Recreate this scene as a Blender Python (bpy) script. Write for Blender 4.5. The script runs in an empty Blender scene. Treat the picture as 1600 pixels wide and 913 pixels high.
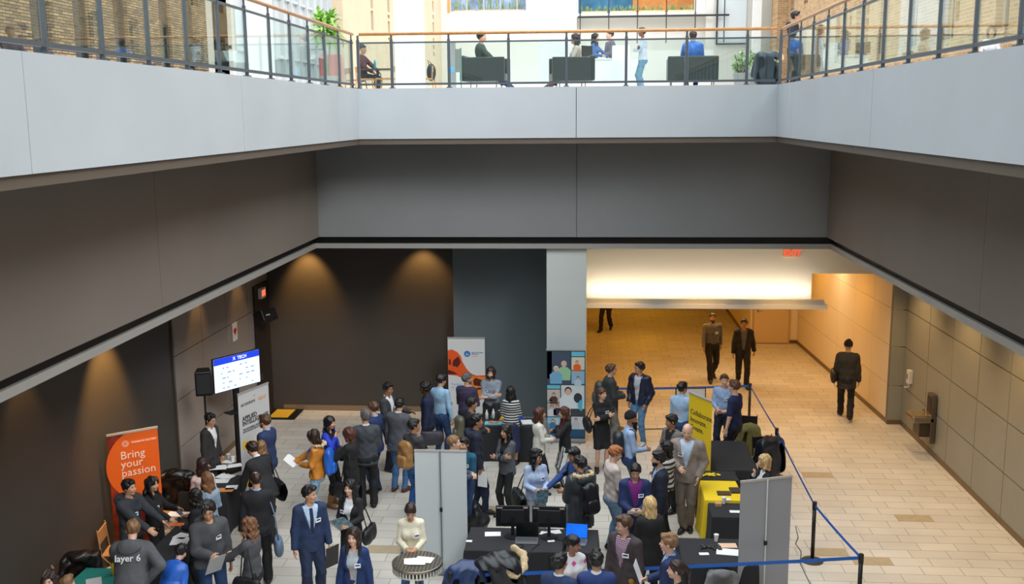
import bpy, math, random
import numpy as np
from mathutils import Vector, Matrix
random.seed(5)
C = bpy.context.scene.collection
SC = bpy.context.scene
pi = math.pi
R = math.radians
# ---------------------------------------------------------------- camera
EYE = 7.0
FPX, PIT, YAW, ROL = 1583.485, 0.172635, -0.0761956, -0.0082290
_fw = Vector((math.sin(YAW)*math.cos(PIT), math.cos(YAW)*math.cos(PIT), -math.sin(PIT)))
_r0 = Vector((math.cos(YAW), -math.sin(YAW), 0)); _u0 = _r0.cross(_fw)
_rt = _r0*math.cos(ROL)+_u0*math.sin(ROL); _up = -_r0*math.sin(ROL)+_u0*math.cos(ROL)
cd = bpy.data.cameras.new('camera'); cam = bpy.data.objects.new('camera', cd); C.objects.link(cam)
cd.sensor_width = 36; cd.sensor_fit = 'HORIZONTAL'; cd.lens = FPX*36/1600; cd.clip_end = 300; cd.clip_start = .05
m3 = Matrix((_rt, _up, -_fw)).transposed()
cam.matrix_world = Matrix.Translation((0, 0, EYE)) @ m3.to_4x4()
SC.camera = cam
# ---------------------------------------------------------------- sky and light
VS = SC.view_settings
VS.view_transform = 'Standard'; VS.look = 'None'; VS.gamma = 1; VS.use_curve_mapping = False
VS.exposure = 0.0
w = bpy.data.worlds.new('overcast_sky'); SC.world = w; w.use_nodes = True
nt = w.node_tree; bg = nt.nodes['Background']
bg.inputs[0].default_value = (0.90, 0.96, 1.0, 1); bg.inputs[1].default_value = 1
# overcast sky: three times brighter overhead than at the horizon
SKY_LOW, SKY_TOP = 0.50, 3.8
_tc = nt.nodes.new('ShaderNodeTexCoord'); _sp = nt.nodes.new('ShaderNodeSeparateXYZ'); _mr = nt.nodes.new('ShaderNodeMapRange')
_mr.inputs[1].default_value = 0; _mr.inputs[2].default_value = 1; _mr.inputs[3].default_value = SKY_LOW; _mr.inputs[4].default_value = SKY_TOP
nt.links.new(_tc.outputs['Generated'], _sp.inputs[0]); nt.links.new(_sp.outputs[2], _mr.inputs[0]); nt.links.new(_mr.outputs[0], bg.inputs[1])
def light(name, kind, loc, energy, col, to=None, **kw):
    l = bpy.data.lights.new(name, kind); l.energy = energy; l.color = col
    for k, v in kw.items(): setattr(l, k, v)
    o = bpy.data.objects.new(name, l); C.objects.link(o); o.location = loc
    if to is not None: o.rotation_euler = (Vector(to)-Vector(loc)).to_track_quat('-Z', 'Y').to_euler()
    return o
WARM = (1.0, .56, .17); WARM2 = (1.0, .66, .30)
# wall washers in the lower ceiling (left wall, back wall)
for i, (x, y, e, sz) in enumerate([(-7.1, 12.6, 60, 60), (-6.85, 14.9, 480, 64), (-7.2, 18.9, 40, 56), (-7.2, 21.2, 40, 56), (-6.6, 22.75, 230, 70), (-3.85, 22.75, 120, 84)]):
    light('ceiling_downlight', 'SPOT', (x, y, 4.16), e, WARM, (-7.62 if i < 4 else x, y if i < 4 else 23.28, (2.2 if i < 4 else 3.0)), spot_size=R(sz), spot_blend=.75, shadow_soft_size=.06)
# downlights on the right, over the passage
for y in (9, 11.5, 14, 16.5, 19, 21.5):
    light('ceiling_downlight', 'SPOT', (6.2, y, 4.16), 190, WARM2, (6.3, y, 0), spot_size=R(105), spot_blend=.8, shadow_soft_size=.08)
# corridor lamps
for x, y, e in ((2.0, 26.0, 27), (5.4, 25.0, 22), (1.8, 31, 27), (5.4, 28.6, 26), (1.8, 36, 26), (3.4, 24.0, 12)):
    light('corridor_ceiling_lamp', 'AREA', (x, y, 3.28 if x > 5 else 2.68), e, (1.0, .47, .04), (x, y, 0), shape='RECTANGLE', size=1.4, size_y=.9)
for x in (.6, 2.5, 4.3): light('ceiling_downlight', 'SPOT', (x, 21.75, 4.16), 120, WARM, (x, 22.2, 0), spot_size=R(80), spot_blend=.8, shadow_soft_size=.08)  # added lamps: brighten the light shelf's front and warm the floor below
light('wall_washer', 'AREA', (6.2, 26.8, 3.36), 125, (1.0, .72, .40), (6.9, 26.8, 1.2), shape='RECTANGLE', size=.15, size_y=7.5)
light('sky_glow', 'SUN', (0, 0, 30), 1.9, (1.0, .985, .97), (-5.4, 6.4, 24.4), angle=R(20))
# cove tube lying on the light shelf
light('cove_tube', 'AREA', (2.55, 22.86, 2.93), 26, (1.0, .88, .72), (2.55, 23.6, 3.9), shape='RECTANGLE', size=5.1, size_y=.10)

def at(px, py, z):
    """world point at height z seen at pixel px, py of the 1600x913 photograph"""
    d = _fw + _rt*((px-800)/FPX) - _up*((py-456.5)/FPX)
    t = (z-EYE)/d.z
    return Vector((d.x*t, d.y*t, z))
# ---------------------------------------------------------------- materials
_mc = {}
def lin(c):
    return tuple((v/12.92 if v <= .04045 else ((v+.055)/1.055)**2.4) for v in c)
def rgb(*c):
    return lin([v/255 for v in c])
def mat(name, col, rough=.6, metal=0, var=0, vs=8, bump=0, bs=60, emit=None, es=0, spec=.5, stretch=None, sheen=0):
    key = (name, tuple(col), rough, metal, var, vs, bump, bs, emit, es)
    if key in _mc: return _mc[key]
    m = bpy.data.materials.new(name); m.use_nodes = True
    n = m.node_tree; b = n.nodes['Principled BSDF']
    b.inputs['Base Color'].default_value = (*col, 1); b.inputs['Roughness'].default_value = rough
    b.inputs['Metallic'].default_value = metal; b.inputs['Specular IOR Level'].default_value = spec
    if sheen: b.inputs['Sheen Weight'].default_value = sheen
    tc = n.nodes.new('ShaderNodeTexCoord'); mp = n.nodes.new('ShaderNodeMapping')
    n.links.new(tc.outputs['Object'], mp.inputs[0])
    if stretch: mp.inputs['Scale'].default_value = stretch
    if var:
        no = n.nodes.new('ShaderNodeTexNoise'); no.inputs['Scale'].default_value = vs; no.inputs['Detail'].default_value = 4
        cr = n.nodes.new('ShaderNodeValToRGB')
        cr.color_ramp.elements[0].position = .3; cr.color_ramp.elements[1].position = .7
        cr.color_ramp.elements[0].color = (*[max(0, c*(1-var)) for c in col], 1)
        cr.color_ramp.elements[1].color = (*[min(1, c*(1+var)) for c in col], 1)
        n.links.new(mp.outputs[0], no.inputs[0]); n.links.new(no.outputs[0], cr.inputs[0]); n.links.new(cr.outputs[0], b.inputs['Base Color'])
    if bump:
        n2 = n.nodes.new('ShaderNodeTexNoise'); n2.inputs['Scale'].default_value = bs; n2.inputs['Detail'].default_value = 3
        bp = n.nodes.new('ShaderNodeBump'); bp.inputs['Strength'].default_value = bump; bp.inputs['Distance'].default_value = .01
        n.links.new(mp.outputs[0], n2.inputs[0]); n.links.new(n2.outputs[0], bp.inputs['Height']); n.links.new(bp.outputs[0], b.inputs['Normal'])
    if emit:
        b.inputs['Emission Color'].default_value = (*emit, 1); b.inputs['Emission Strength'].default_value = es
    _mc[key] = m
    return m
def brickmat(name, c1, c2, mortar, bw, bh, ms, rough=.6, plane='XY', offset=.5, bump=.2, var=.12, patch=0):
    m = bpy.data.materials.new(name); m.use_nodes = True
    n = m.node_tree; b = n.nodes['Principled BSDF']; b.inputs['Roughness'].default_value = rough
    g = n.nodes.new('ShaderNodeNewGeometry'); sp = n.nodes.new('ShaderNodeSeparateXYZ'); cb = n.nodes.new('ShaderNodeCombineXYZ')
    n.links.new(g.outputs['Position'], sp.inputs[0])
    n.links.new(sp.outputs[{'X': 0, 'Y': 1, 'Z': 2}[plane[0]]], cb.inputs[0]); n.links.new(sp.outputs[{'X': 0, 'Y': 1, 'Z': 2}[plane[1]]], cb.inputs[1])
    br = n.nodes.new('ShaderNodeTexBrick'); br.offset = offset
    br.inputs['Color1'].default_value = (*c1, 1); br.inputs['Color2'].default_value = (*c2, 1); br.inputs['Mortar'].default_value = (*mortar, 1)
    br.inputs['Scale'].default_value = 1; br.inputs['Brick Width'].default_value = bw; br.inputs['Row Height'].default_value = bh
    br.inputs['Mortar Size'].default_value = ms; br.inputs['Mortar Smooth'].default_value = .1
    n.links.new(cb.outputs[0], br.inputs[0])
    no = n.nodes.new('ShaderNodeTexNoise'); no.inputs['Scale'].default_value = 1.2; no.inputs['Detail'].default_value = 6
    n.links.new(g.outputs['Position'], no.inputs[0])
    mr = n.nodes.new('ShaderNodeMapRange'); mr.inputs[1].default_value = .3; mr.inputs[2].default_value = .7; mr.inputs[3].default_value = 1-var; mr.inputs[4].default_value = 1+var*.5
    n.links.new(no.outputs[0], mr.inputs[0])
    vm = n.nodes.new('ShaderNodeVectorMath'); vm.operation = 'SCALE'; n.links.new(br.outputs[0], vm.inputs[0]); n.links.new(mr.outputs[0], vm.inputs['Scale'])
    n.links.new(vm.outputs[0], b.inputs['Base Color'])
    if bump:
        bp = n.nodes.new('ShaderNodeBump'); bp.inputs['Strength'].default_value = bump; bp.inputs['Distance'].default_value = .01; bp.invert = True
        n.links.new(br.outputs['Fac'], bp.inputs['Height']); n.links.new(bp.outputs[0], b.inputs['Normal'])
    return m
def glassmat():
    m = bpy.data.materials.new('clear_glass'); m.use_nodes = True
    n = m.node_tree; n.nodes.clear()
    out = n.nodes.new('ShaderNodeOutputMaterial'); mx = n.nodes.new('ShaderNodeMixShader')
    tr = n.nodes.new('ShaderNodeBsdfTransparent'); tr.inputs[0].default_value = (.87, .93, .92, 1)
    gl = n.nodes.new('ShaderNodeBsdfGlossy'); gl.inputs['Roughness'].default_value = .0; gl.inputs[0].default_value = (.95, 1, .99, 1)
    fr = n.nodes.new('ShaderNodeFresnel'); ge = n.nodes.new('ShaderNodeNewGeometry'); mr = n.nodes.new('ShaderNodeMapRange')
    mr.inputs[3].default_value = 1.75; mr.inputs[4].default_value = 1/1.75; n.links.new(ge.outputs['Backfacing'], mr.inputs[0]); n.links.new(mr.outputs[0], fr.inputs[0])
    n.links.new(fr.outputs[0], mx.inputs[0]); n.links.new(tr.outputs[0], mx.inputs[1]); n.links.new(gl.outputs[0], mx.inputs[2]); n.links.new(mx.outputs[0], out.inputs[0])
    return m
GLASS = glassmat()
M_WHITE = mat('white_plaster', rgb(235, 236, 236), .7, var=.03, vs=1)
M_FASC = mat('fascia_plaster', rgb(178, 186, 192), .75, var=.04, vs=.7)
M_RECESS = mat('grey_plaster', rgb(126, 128, 130), .8, var=.05, vs=.6)
M_RECSIDE = mat('grey_plaster_warm_lit', rgb(116, 108, 101), .8, var=.05, vs=.6)  # recess plaster for the side walls, warm bounce light tinted into the colour
M_LIP = mat('brown_grey_metal', rgb(96, 86, 76), .5)
M_BLACK = mat('black_gap', rgb(12, 12, 12), .6)
M_TRIM = mat('grey_trim', rgb(150, 148, 144), .6)
M_DARKWALL = mat('dark_brown_wall', rgb(68, 62, 57), .55, var=.04, vs=.8)
M_TEAL = mat('slate_wall', rgb(100, 112, 117), .6, var=.04, vs=.8)
M_PILLAR = mat('pale_grey_wall', rgb(196, 202, 200), .7, var=.03, vs=1)
M_PANEL = mat('warm_grey_panel', rgb(150, 146, 132), .45, var=.04, vs=1.5)
M_PANELL = mat('taupe_panel', rgb(150, 138, 130), .45, var=.05, vs=1.5)
M_CREAM = mat('cream_panel', rgb(232, 214, 186), .6, var=.02, vs=1)
M_STEEL = mat('brushed_steel', rgb(150, 140, 128), .35, 1, bump=.05)
M_POST = mat('dark_grey_metal', rgb(84, 92, 100), .45, .3)
M_WOOD = mat('honey_wood', rgb(196, 140, 84), .4, var=.15, vs=14, stretch=(1, 1, 1))
M_BLKPL = mat('black_plastic', rgb(22, 22, 24), .45)
M_CLOTH = mat('black_tablecloth', rgb(38, 38, 41), .85, bump=.1, bs=200)
M_PAPER = mat('white_paper', rgb(238, 238, 238), .7)
# ---------------------------------------------------------------- mesh helpers
class MB:
    def __init__(s): s.v = []; s.f = []; s.mi = []; s.m = []
    def _mi(s, m):
        if m is None: return 0
        if m not in s.m: s.m.append(m)
        return s.m.index(m)
    def add(s, vs, fs, m=None):
        o = len(s.v); s.v += [tuple(v) for v in vs]; s.f += [tuple(i+o for i in f) for f in fs]; s.mi += [s._mi(m)]*len(fs); return s
    def box(s, x0, x1, y0, y1, z0, z1, m=None, M=None):
        vs = [Vector((x, y, z)) for z in (z0, z1) for y in (y0, y1) for x in (x0, x1)]
        if M is not None: vs = [M @ v for v in vs]
        return s.add(vs, [(0, 2, 3, 1), (4, 5, 7, 6), (0, 1, 5, 4), (2, 6, 7, 3), (0, 4, 6, 2), (1, 3, 7, 5)], m)
    def quad(s, pts, m=None): return s.add(pts, [tuple(range(len(pts)))], m)
    def tube(s, pts, r, n=8, m=None, cap=True):
        pts = [Vector(p) for p in pts]; rs = r if isinstance(r, (list, tuple)) else [r]*len(pts)
        vs = []; fs = []
        a = None
        for i, p in enumerate(pts):
            d = (pts[min(i+1, len(pts)-1)]-pts[max(i-1, 0)]).normalized()
            if a is None: a = d.orthogonal().normalized()
            a = (a-d*a.dot(d)).normalized(); b = d.cross(a)
            vs += [p+(a*math.cos(2*pi*k/n)+b*math.sin(2*pi*k/n))*rs[i] for k in range(n)]
        for i in range(len(pts)-1):
            fs += [(i*n+k, i*n+(k+1) % n, (i+1)*n+(k+1) % n, (i+1)*n+k) for k in range(n)]
        if cap: fs += [tuple(range(n))[::-1], tuple((len(pts)-1)*n+k for k in range(n))]
        return s.add(vs, fs, m)
    def lathe(s, prof, c=(0, 0, 0), n=24, m=None, M=None):
        vs = []; fs = []
        for r, z in prof:
            for k in range(n): vs.append(Vector((c[0]+r*math.cos(2*pi*k/n), c[1]+r*math.sin(2*pi*k/n), c[2]+z)))
        if M is not None: vs = [M @ v for v in vs]
        for i in range(len(prof)-1): fs += [(i*n+k, i*n+(k+1) % n, (i+1)*n+(k+1) % n, (i+1)*n+k) for k in range(n)]
        fs += [tuple(range(n))[::-1], tuple((len(prof)-1)*n+k for k in range(n))]
        return s.add(vs, fs, m)
    def ball(s, c, r, n=10, m=None, M=None):
        rx, ry, rz = r if isinstance(r, (tuple, list)) else (r, r, r)
        vs = []; fs = []; h = n//2+1
        for i in range(1, h):
            t = pi*i/h
            for k in range(n): vs.append(Vector((rx*math.sin(t)*math.cos(2*pi*k/n), ry*math.sin(t)*math.sin(2*pi*k/n), rz*math.cos(t))))
        vs += [Vector((0, 0, rz)), Vector((0, 0, -rz))]
        T = len(vs)-2
        for i in range(h-2): fs += [(i*n+k, (i+1)*n+k, (i+1)*n+(k+1) % n, i*n+(k+1) % n) for k in range(n)]
        fs += [(T, k, (k+1) % n) for k in range(n)] + [(T+1, (h-2)*n+(k+1) % n, (h-2)*n+k) for k in range(n)]
        if M is not None: vs = [M @ v for v in vs]
        vs = [v+Vector(c) for v in vs]
        return s.add(vs, fs, m)
    def build(s, name, m=None, parent=None, bevel=0, smooth=False, loc=None, rz=0):
        me = bpy.data.meshes.new(name); me.from_pydata([tuple(v) for v in s.v], [], s.f); me.validate()
        mats = s.m if s.m else [m]
        if s.m and m is not None: mats = s.m
        for q in mats: me.materials.append(q)
        if s.m: me.polygons.foreach_set('material_index', s.mi[:len(me.polygons)])
        if smooth: me.polygons.foreach_set('use_smooth', [True]*len(me.polygons))
        me.update()
        o = bpy.data.objects.new(name, me); C.objects.link(o)
        if parent: o.parent = parent
        if loc is not None: o.location = loc
        o.rotation_euler.z = rz
        if bevel:
            b = o.modifiers.new('bevel', 'BEVEL'); b.width = bevel; b.segments = 2; b.limit_method = 'ANGLE'
        if smooth and not bevel:
            pass
        return o
def tag(o, label=None, cat=None, group=None, kind=None):
    if label: o['label'] = label
    if cat: o['category'] = cat
    if group: o['group'] = group
    if kind: o['kind'] = kind
    return o
def empty(name, loc=(0, 0, 0), rz=0, label=None, cat=None, group=None):
    o = bpy.data.objects.new(name, None); C.objects.link(o); o.location = loc; o.rotation_euler.z = rz; o.empty_display_size = .1
    return tag(o, label, cat, group)
def struct(o): o['kind'] = 'structure'; return o
def copy_tree(o, parent=None):
    c = o.copy(); C.objects.link(c); c.parent = parent
    for ch in list(o.children): copy_tree(ch, c)
    return c
def text(s, name, size, m, parent, loc, rot=(pi/2, 0, 0), bold=0, align='LEFT', ext=.001, spacing=1):
    cu = bpy.data.curves.new(name, 'FONT'); cu.body = s; cu.size = size; cu.extrude = ext; cu.offset = bold; cu.align_x = align; cu.resolution_u = 2; cu.space_line = spacing
    t = bpy.data.objects.new(name, cu); me = bpy.data.meshes.new_from_object(t); bpy.data.objects.remove(t)
    me.materials.clear(); me.materials.append(m)
    o = bpy.data.objects.new(name, me); C.objects.link(o); o.parent = parent; o.location = loc; o.rotation_euler = rot
    return o
# ================================================================ THE SETTING
ZC, ZS0, ZS = 4.22, 6.56, 7.54     # lower ceiling, slab underside, upper floor
XL, XR, YB = -4.53, 3.58, 20.0     # edges of the opening
RL, RR, RB = -5.75, 4.90, 21.2     # recess walls under the gallery
YN = -5.0
M_FLOOR = brickmat('stone_tiles', rgb(214, 208, 198), rgb(203, 196, 185), rgb(150, 142, 130), .60, .30, .006, .45, 'XY', .37, .15, .10)
struct(MB().box(-14, 14, YN-.3, 46, -.3, 0).build('floor', M_FLOOR))
# odd darker stones set in the floor (part of the paving)
mb = MB()
for px, py in ((1397, 808), (1292, 858), (1237, 744), (672, 794), (560, 860), (1305, 870), (760, 800), (610, 690)):
    p = at(px, py, 0); x = round(p.x/.6)*.6; y = math.floor(p.y/.3)*.3
    mb.box(x+.004, x+.596, y+.004, y+.296, -.01, .0012)
struct(mb.build('trim_1', mat('darker_stone', rgb(178, 160, 132), .5, var=.08, vs=9)))
# lower ceiling with the opening cut out
mb = MB()
mb.box(-14, RL-.14, YN, RB+.14, ZC, ZC+.06); mb.box(RR+.14, 14, YN, RB+.14, ZC, ZC+.06); mb.box(-14, 14, RB+.14, 23.3, ZC, ZC+.06)
struct(mb.build('ceiling', mat('ceiling_board', rgb(120, 114, 106), .8)))
# gallery slab around the opening
mb = MB(); G = .012
def fascia_run(axis, c, a0, a1, joints):
    js = [a0]+[j for j in joints if a0 < j < a1]+[a1]
    for i in range(len(js)-1):
        u0, u1 = js[i]+(G/2 if i else 0), js[i+1]-(G/2 if i < len(js)-2 else 0)
        if axis == 'Y': mb.box(min(c, c+.1*(-1 if c < 0 else 1)), max(c, c+.1*(-1 if c < 0 else 1)), u0, u1, ZS0, ZS)
        else: mb.box(u0, u1, c, c+.1, ZS0, ZS)
fascia_run('Y', XL, YN, YB+.1, [8.0, 13.2, 18.9-.6]); fascia_run('Y', XR, YN, YB+.1, [8.0, 13.4, 18.6])
fascia_run('X', YB, XL, XR, [-.25])
struct(mb.build('trim_2', M_FASC))
mb = MB()
mb.box(-20, XL-.1, YN, 90, ZS0+.02, ZS-.01); mb.box(XR+.1, 20, YN, 90, ZS0+.02, ZS-.01); mb.box(XL-.1, XR+.1, YB+.1, 90, ZS0+.02, ZS-.01)
struct(mb.build('ceiling_gallery', mat('gallery_slab', rgb(190, 190, 190), .5)))
struct(MB().box(XL-.16, XL-.03, YN, YB+.16, ZS0-.11, ZS0+.01).box(XR+.03, XR+.16, YN, YB+.16, ZS0-.11, ZS0+.01).box(XL-.03, XR+.03, YB+.03, YB+.16, ZS0-.11, ZS0+.01).build('trim_3', M_LIP))
# recess walls: panels with fine joints, black reveal, grey trim
def recess():
    mb = MB()
    def run(axis, c, a0, a1, joints, sgn):
        js = [a0]+joints+[a1]
        for i in range(len(js)-1):
            u0, u1 = js[i]+(.005 if i else 0), js[i+1]-(.005 if i < len(js)-2 else 0)
            t0, t1 = sorted((c, c+sgn*.14))
            if axis == 'Y': mb.box(t0, t1, u0, u1, 4.47, ZS0+.05)
            else: mb.box(u0, u1, t0, t1, 4.47, ZS0+.05)
    run('Y', RL, YN, RB, [2, 7.5, 13.1], -1); return mb, run
mb, run = recess(); struct(mb.build('wall_left_upper', M_RECSIDE))
mb, run = recess(); mb.v = []; mb.f = []; mb.mi = []
run('Y', RR, YN, RB, [2, 7.5, 12.9], 1); struct(mb.build('wall_right_upper', M_RECSIDE))
mb.v = []; mb.f = []; mb.mi = []
run('X', RB, RL-.14, RR+.14, [-.25], 1); struct(mb.build('wall_back_upper', M_RECESS))
struct(MB().box(RL-.4, RL-.16, YN, RB+.4, 4.30, 4.50).box(RR+.16, RR+.4, YN, RB+.4, 4.30, 4.50).box(RL-.16, RR+.16, RB+.16, RB+.4, 4.30, 4.50).build('trim_4', M_BLACK))
struct(MB().box(RL-.4, RL-.10, YN, RB+.4, ZC-.01, 4.315).box(RR+.10, RR+.4, YN, RB+.4, ZC-.01, 4.315).box(RL-.10, RR+.10, RB+.12, RB+.4, ZC-.01, 4.315).build('trim_5', M_TRIM))
# backing behind the joints
struct(MB().box(XL-.13, XL-.09, YN, YB+.1, ZS0+.01, ZS-.02).box(XR+.09, XR+.13, YN, YB+.1, ZS0+.01, ZS-.02).box(XL-.13, XR+.13, YB+.09, YB+.13, ZS0+.01, ZS-.02).box(RL-.18, RL-.13, YN, RB+.1, 4.5, 6.6).box(RR+.13, RR+.18, YN, RB+.1, 4.5, 6.6).box(RL-.18, RR+.18, RB+.13, RB+.18, 4.5, 6.6).build('wall_backing', M_LIP))
# lower walls
def panel_wall(name, P0, P1, zs, us, m, th=.03, back=M_BLACK, gap=.020, depth=.2):
    """wall from P0 to P1 (plan points), panels face to the left of the direction P0->P1"""
    d = Vector((P1[0]-P0[0], P1[1]-P0[1], 0)); L = d.length; d.normalize(); n = Vector((-d.y, d.x, 0))
    Mx = Matrix(((d.x, n.x, 0, P0[0]), (d.y, n.y, 0, P0[1]), (0, 0, 1, 0), (0, 0, 0, 1)))
    mb = MB(); mb.box(0, L, -depth, -th, 0, zs[-1], back, Mx)
    U = [0]+[u for u in us if 0 < u < L]+[L]
    for i in range(len(U)-1):
        for j in range(len(zs)-1):
            mb.box(U[i]+gap/2, U[i+1]-gap/2, -th, 0, zs[j]+(gap/2 if j else 0), zs[j+1]-gap/2, m, Mx)
    return struct(mb.build(name, None))
ZP = [0, .9, 1.8, 2.65, 3.5, 4.3]
XLW, XRW = -7.62, 7.10
panel_wall('wall_left', (XLW, 23.3), (XLW, 17.52), ZP, [.1+1.37*i for i in range(1, 5)], M_PANELL)   # faces +X
mb = MB(); mb.box(XLW-.25, XLW+.05, 5.0, 17.5, 0, 4.3); struct(mb.build('wall_left_front', M_DARKWALL))
struct(MB().box(XLW-.02, XLW+.075, 17.47, 17.53, 0, 4.3).build('trim_6', mat('wall_edge_bead', rgb(70, 58, 46), .4)))
struct(MB().box(XLW-.3, -3.12, 23.28, 23.5, 0, 4.3).build('wall_back', M_DARKWALL))
struct(MB().box(-3.12, -.5, 22.95, 23.5, 0, 4.3).build('wall_back_slate', M_TEAL))
struct(MB().box(-.89, -.04, 21.42, 23.4, 0, 4.3).build('wall_pier', M_PILLAR))
us = [22.78-y for y in (21.25, 19.88, 18.5, 17.13)]
panel_wall('wall_right', (XRW, 15.85), (XRW, 22.78), ZP, [y-15.85 for y in (17.13, 18.5, 19.88, 21.25)], M_PANEL)
panel_wall('wall_right_near', (XRW+1.4, -5), (XRW+1.4, 14.2), ZP, [1.4*i for i in range(1, 14)], M_PANEL)
struct(MB().box(XRW, XRW+1.5, 15.7, 15.85, 0, 4.3).box(XRW, XRW+1.5, 14.1, 14.2, 0, 4.3).build('wall_doorway', mat('dark_reveal', rgb(60, 50, 42), .6)))
panel_wall('wall_passage_return', (XRW+.05, 22.8), (6.79, 22.8), ZP, [], M_PANEL, back=mat('pilaster_joint', rgb(120, 112, 96), .6), depth=.12)
panel_wall('wall_passage', (6.82, 22.8), (6.42, 31.1), [0, .9, 1.8, 2.65, 3.45], [1.4*i for i in range(1, 6)], M_CREAM, back=mat('cream_joint', rgb(170, 140, 100), .7), gap=.01)
struct(MB().box(4.99, 6.6, 31.1, 31.3, 0, 3.5).build('wall_passage_end', M_CREAM))
struct(MB().box(4.99, 5.2, 31.3, 44, 0, 3.5).build('wall_corridor_right', M_CREAM))
struct(MB().box(-.24, -.04, 23.4, 44, 0, 3.5).box(-.24, 5.2, 44, 44.2, 0, 3.5).build('wall_corridor_left', M_CREAM))
struct(MB().box(-.04, 5.06, 23.3, 44.0, 2.75, 2.9).box(5.06, 6.9, 23.3, 31.2, 3.41, 3.5).build('ceiling_corridor', M_CREAM))
struct(MB().box(-.04, 6.9, 23.15, 23.32, 3.41, 4.3).box(-.04, 5.06, 23.15, 23.32, 2.75, 3.41).box(5.0, 5.06, 23.32, 31, 2.75, 3.45).build('wall_header', mat('header_plaster', rgb(240, 232, 216), .7)))
# light shelf
ls = empty('light_shelf', (2.6, 22.8, 2.7), 0, 'long pale grey light shelf glowing along its top above the corridor mouth', 'light shelf')
MB().box(-2.64, 2.69, -.28, .35, 0, .10).build('shelf_board', mat('shelf_paint', rgb(226, 222, 214), .5), ls, bevel=.004)
MB().box(-2.64, 2.63, -.22, -.12, .10, .2).build('shelf_upstand', mat('shelf_upstand_paint', rgb(210, 204, 190), .5), ls, bevel=.004)
# baseboards
BB = mat('bronze_baseboard', rgb(116, 92, 62), .4, .2)
struct(MB().box(-7.35, -3.12, 23.255, 23.28, 0, .13).build('baseboard_back', mat('steel_baseboard', rgb(138, 116, 92), .35, .2)))
struct(MB().box(XRW-.02, XRW, 15.85, 22.78, 0, .1).build('baseboard_right', BB))
struct(MB().box(6.79, XRW, 22.775, 22.8, 0, .1).build('baseboard_return', BB))
dv = Vector((6.42-6.82, 31.1-22.8, 0)).normalized(); nn = Vector((-dv.y, dv.x, 0))
mb = MB(); a = Vector((6.82, 22.8, 0)); b_ = Vector((6.42, 31.1, 0))
mb.add([a, b_, b_+nn*.02, a+nn*.02, a+Vector((0, 0, .1)), b_+Vector((0, 0, .1)), b_+nn*.02+Vector((0, 0, .1)), a+nn*.02+Vector((0, 0, .1))], [(0, 3, 2, 1), (4, 5, 6, 7), (2, 3, 7, 6), (0, 1, 5, 4)])
struct(mb.build('baseboard_passage', BB))
struct(MB().box(6.15, 6.45, 31.075, 31.1, 0, .1).box(4.99, 5.06, 31.075, 31.1, 0, .1).build('baseboard_passage_end', BB))
struct(MB().box(XLW, XLW+.02, 17.53, 23.28, 0, .1).build('baseboard_left', BB))
struct(MB().box(4.97, 4.99, 31.1, 44, 0, .1).build('baseboard_corridor', BB))
# corridor door
d1 = struct(MB().box(5.10, 6.14, 31.04, 31.1, .02, 2.16).build('door_1', mat('door_tan', rgb(214, 186, 140), .5)))
MB().box(5.06, 5.10, 31.02, 31.12, 0, 2.2).box(6.14, 6.18, 31.02, 31.12, 0, 2.2).box(5.06, 6.18, 31.02, 31.12, 2.16, 2.2).build('door_frame', mat('door_frame_tan', rgb(190, 160, 110), .5), d1)
MB().box(5.17, 5.23, 31.02, 31.04, .98, 1.06).tube([(5.20, 31.0, 1.02), (5.34, 30.98, 1.02)], .012).ball((5.2, 31.02, 1.18), .025).build('door_handle', M_STEEL, d1)
# dark door leaf at the far left corner of the back wall
d2 = struct(MB().box(XLW, XLW+.05, 22.2, 23.2, .02, 3.2).build('door_2', mat('door_dark_brown', rgb(44, 34, 26), .5)))
MB().box(XLW+.05, XLW+.1, 22.3, 22.36, 1.0, 1.15).build('door_handle', M_STEEL, d2)
# wall closing the hall behind the camera
struct(MB().box(-14, 14, YN-.3, YN, 0, 15).build('wall_near', mat('near_wall', rgb(150, 150, 150), .8)))
struct(MB().box(XLW-.3, XLW, YN, 5.0, 0, 4.3).build('wall_left_near', M_DARKWALL))
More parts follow.
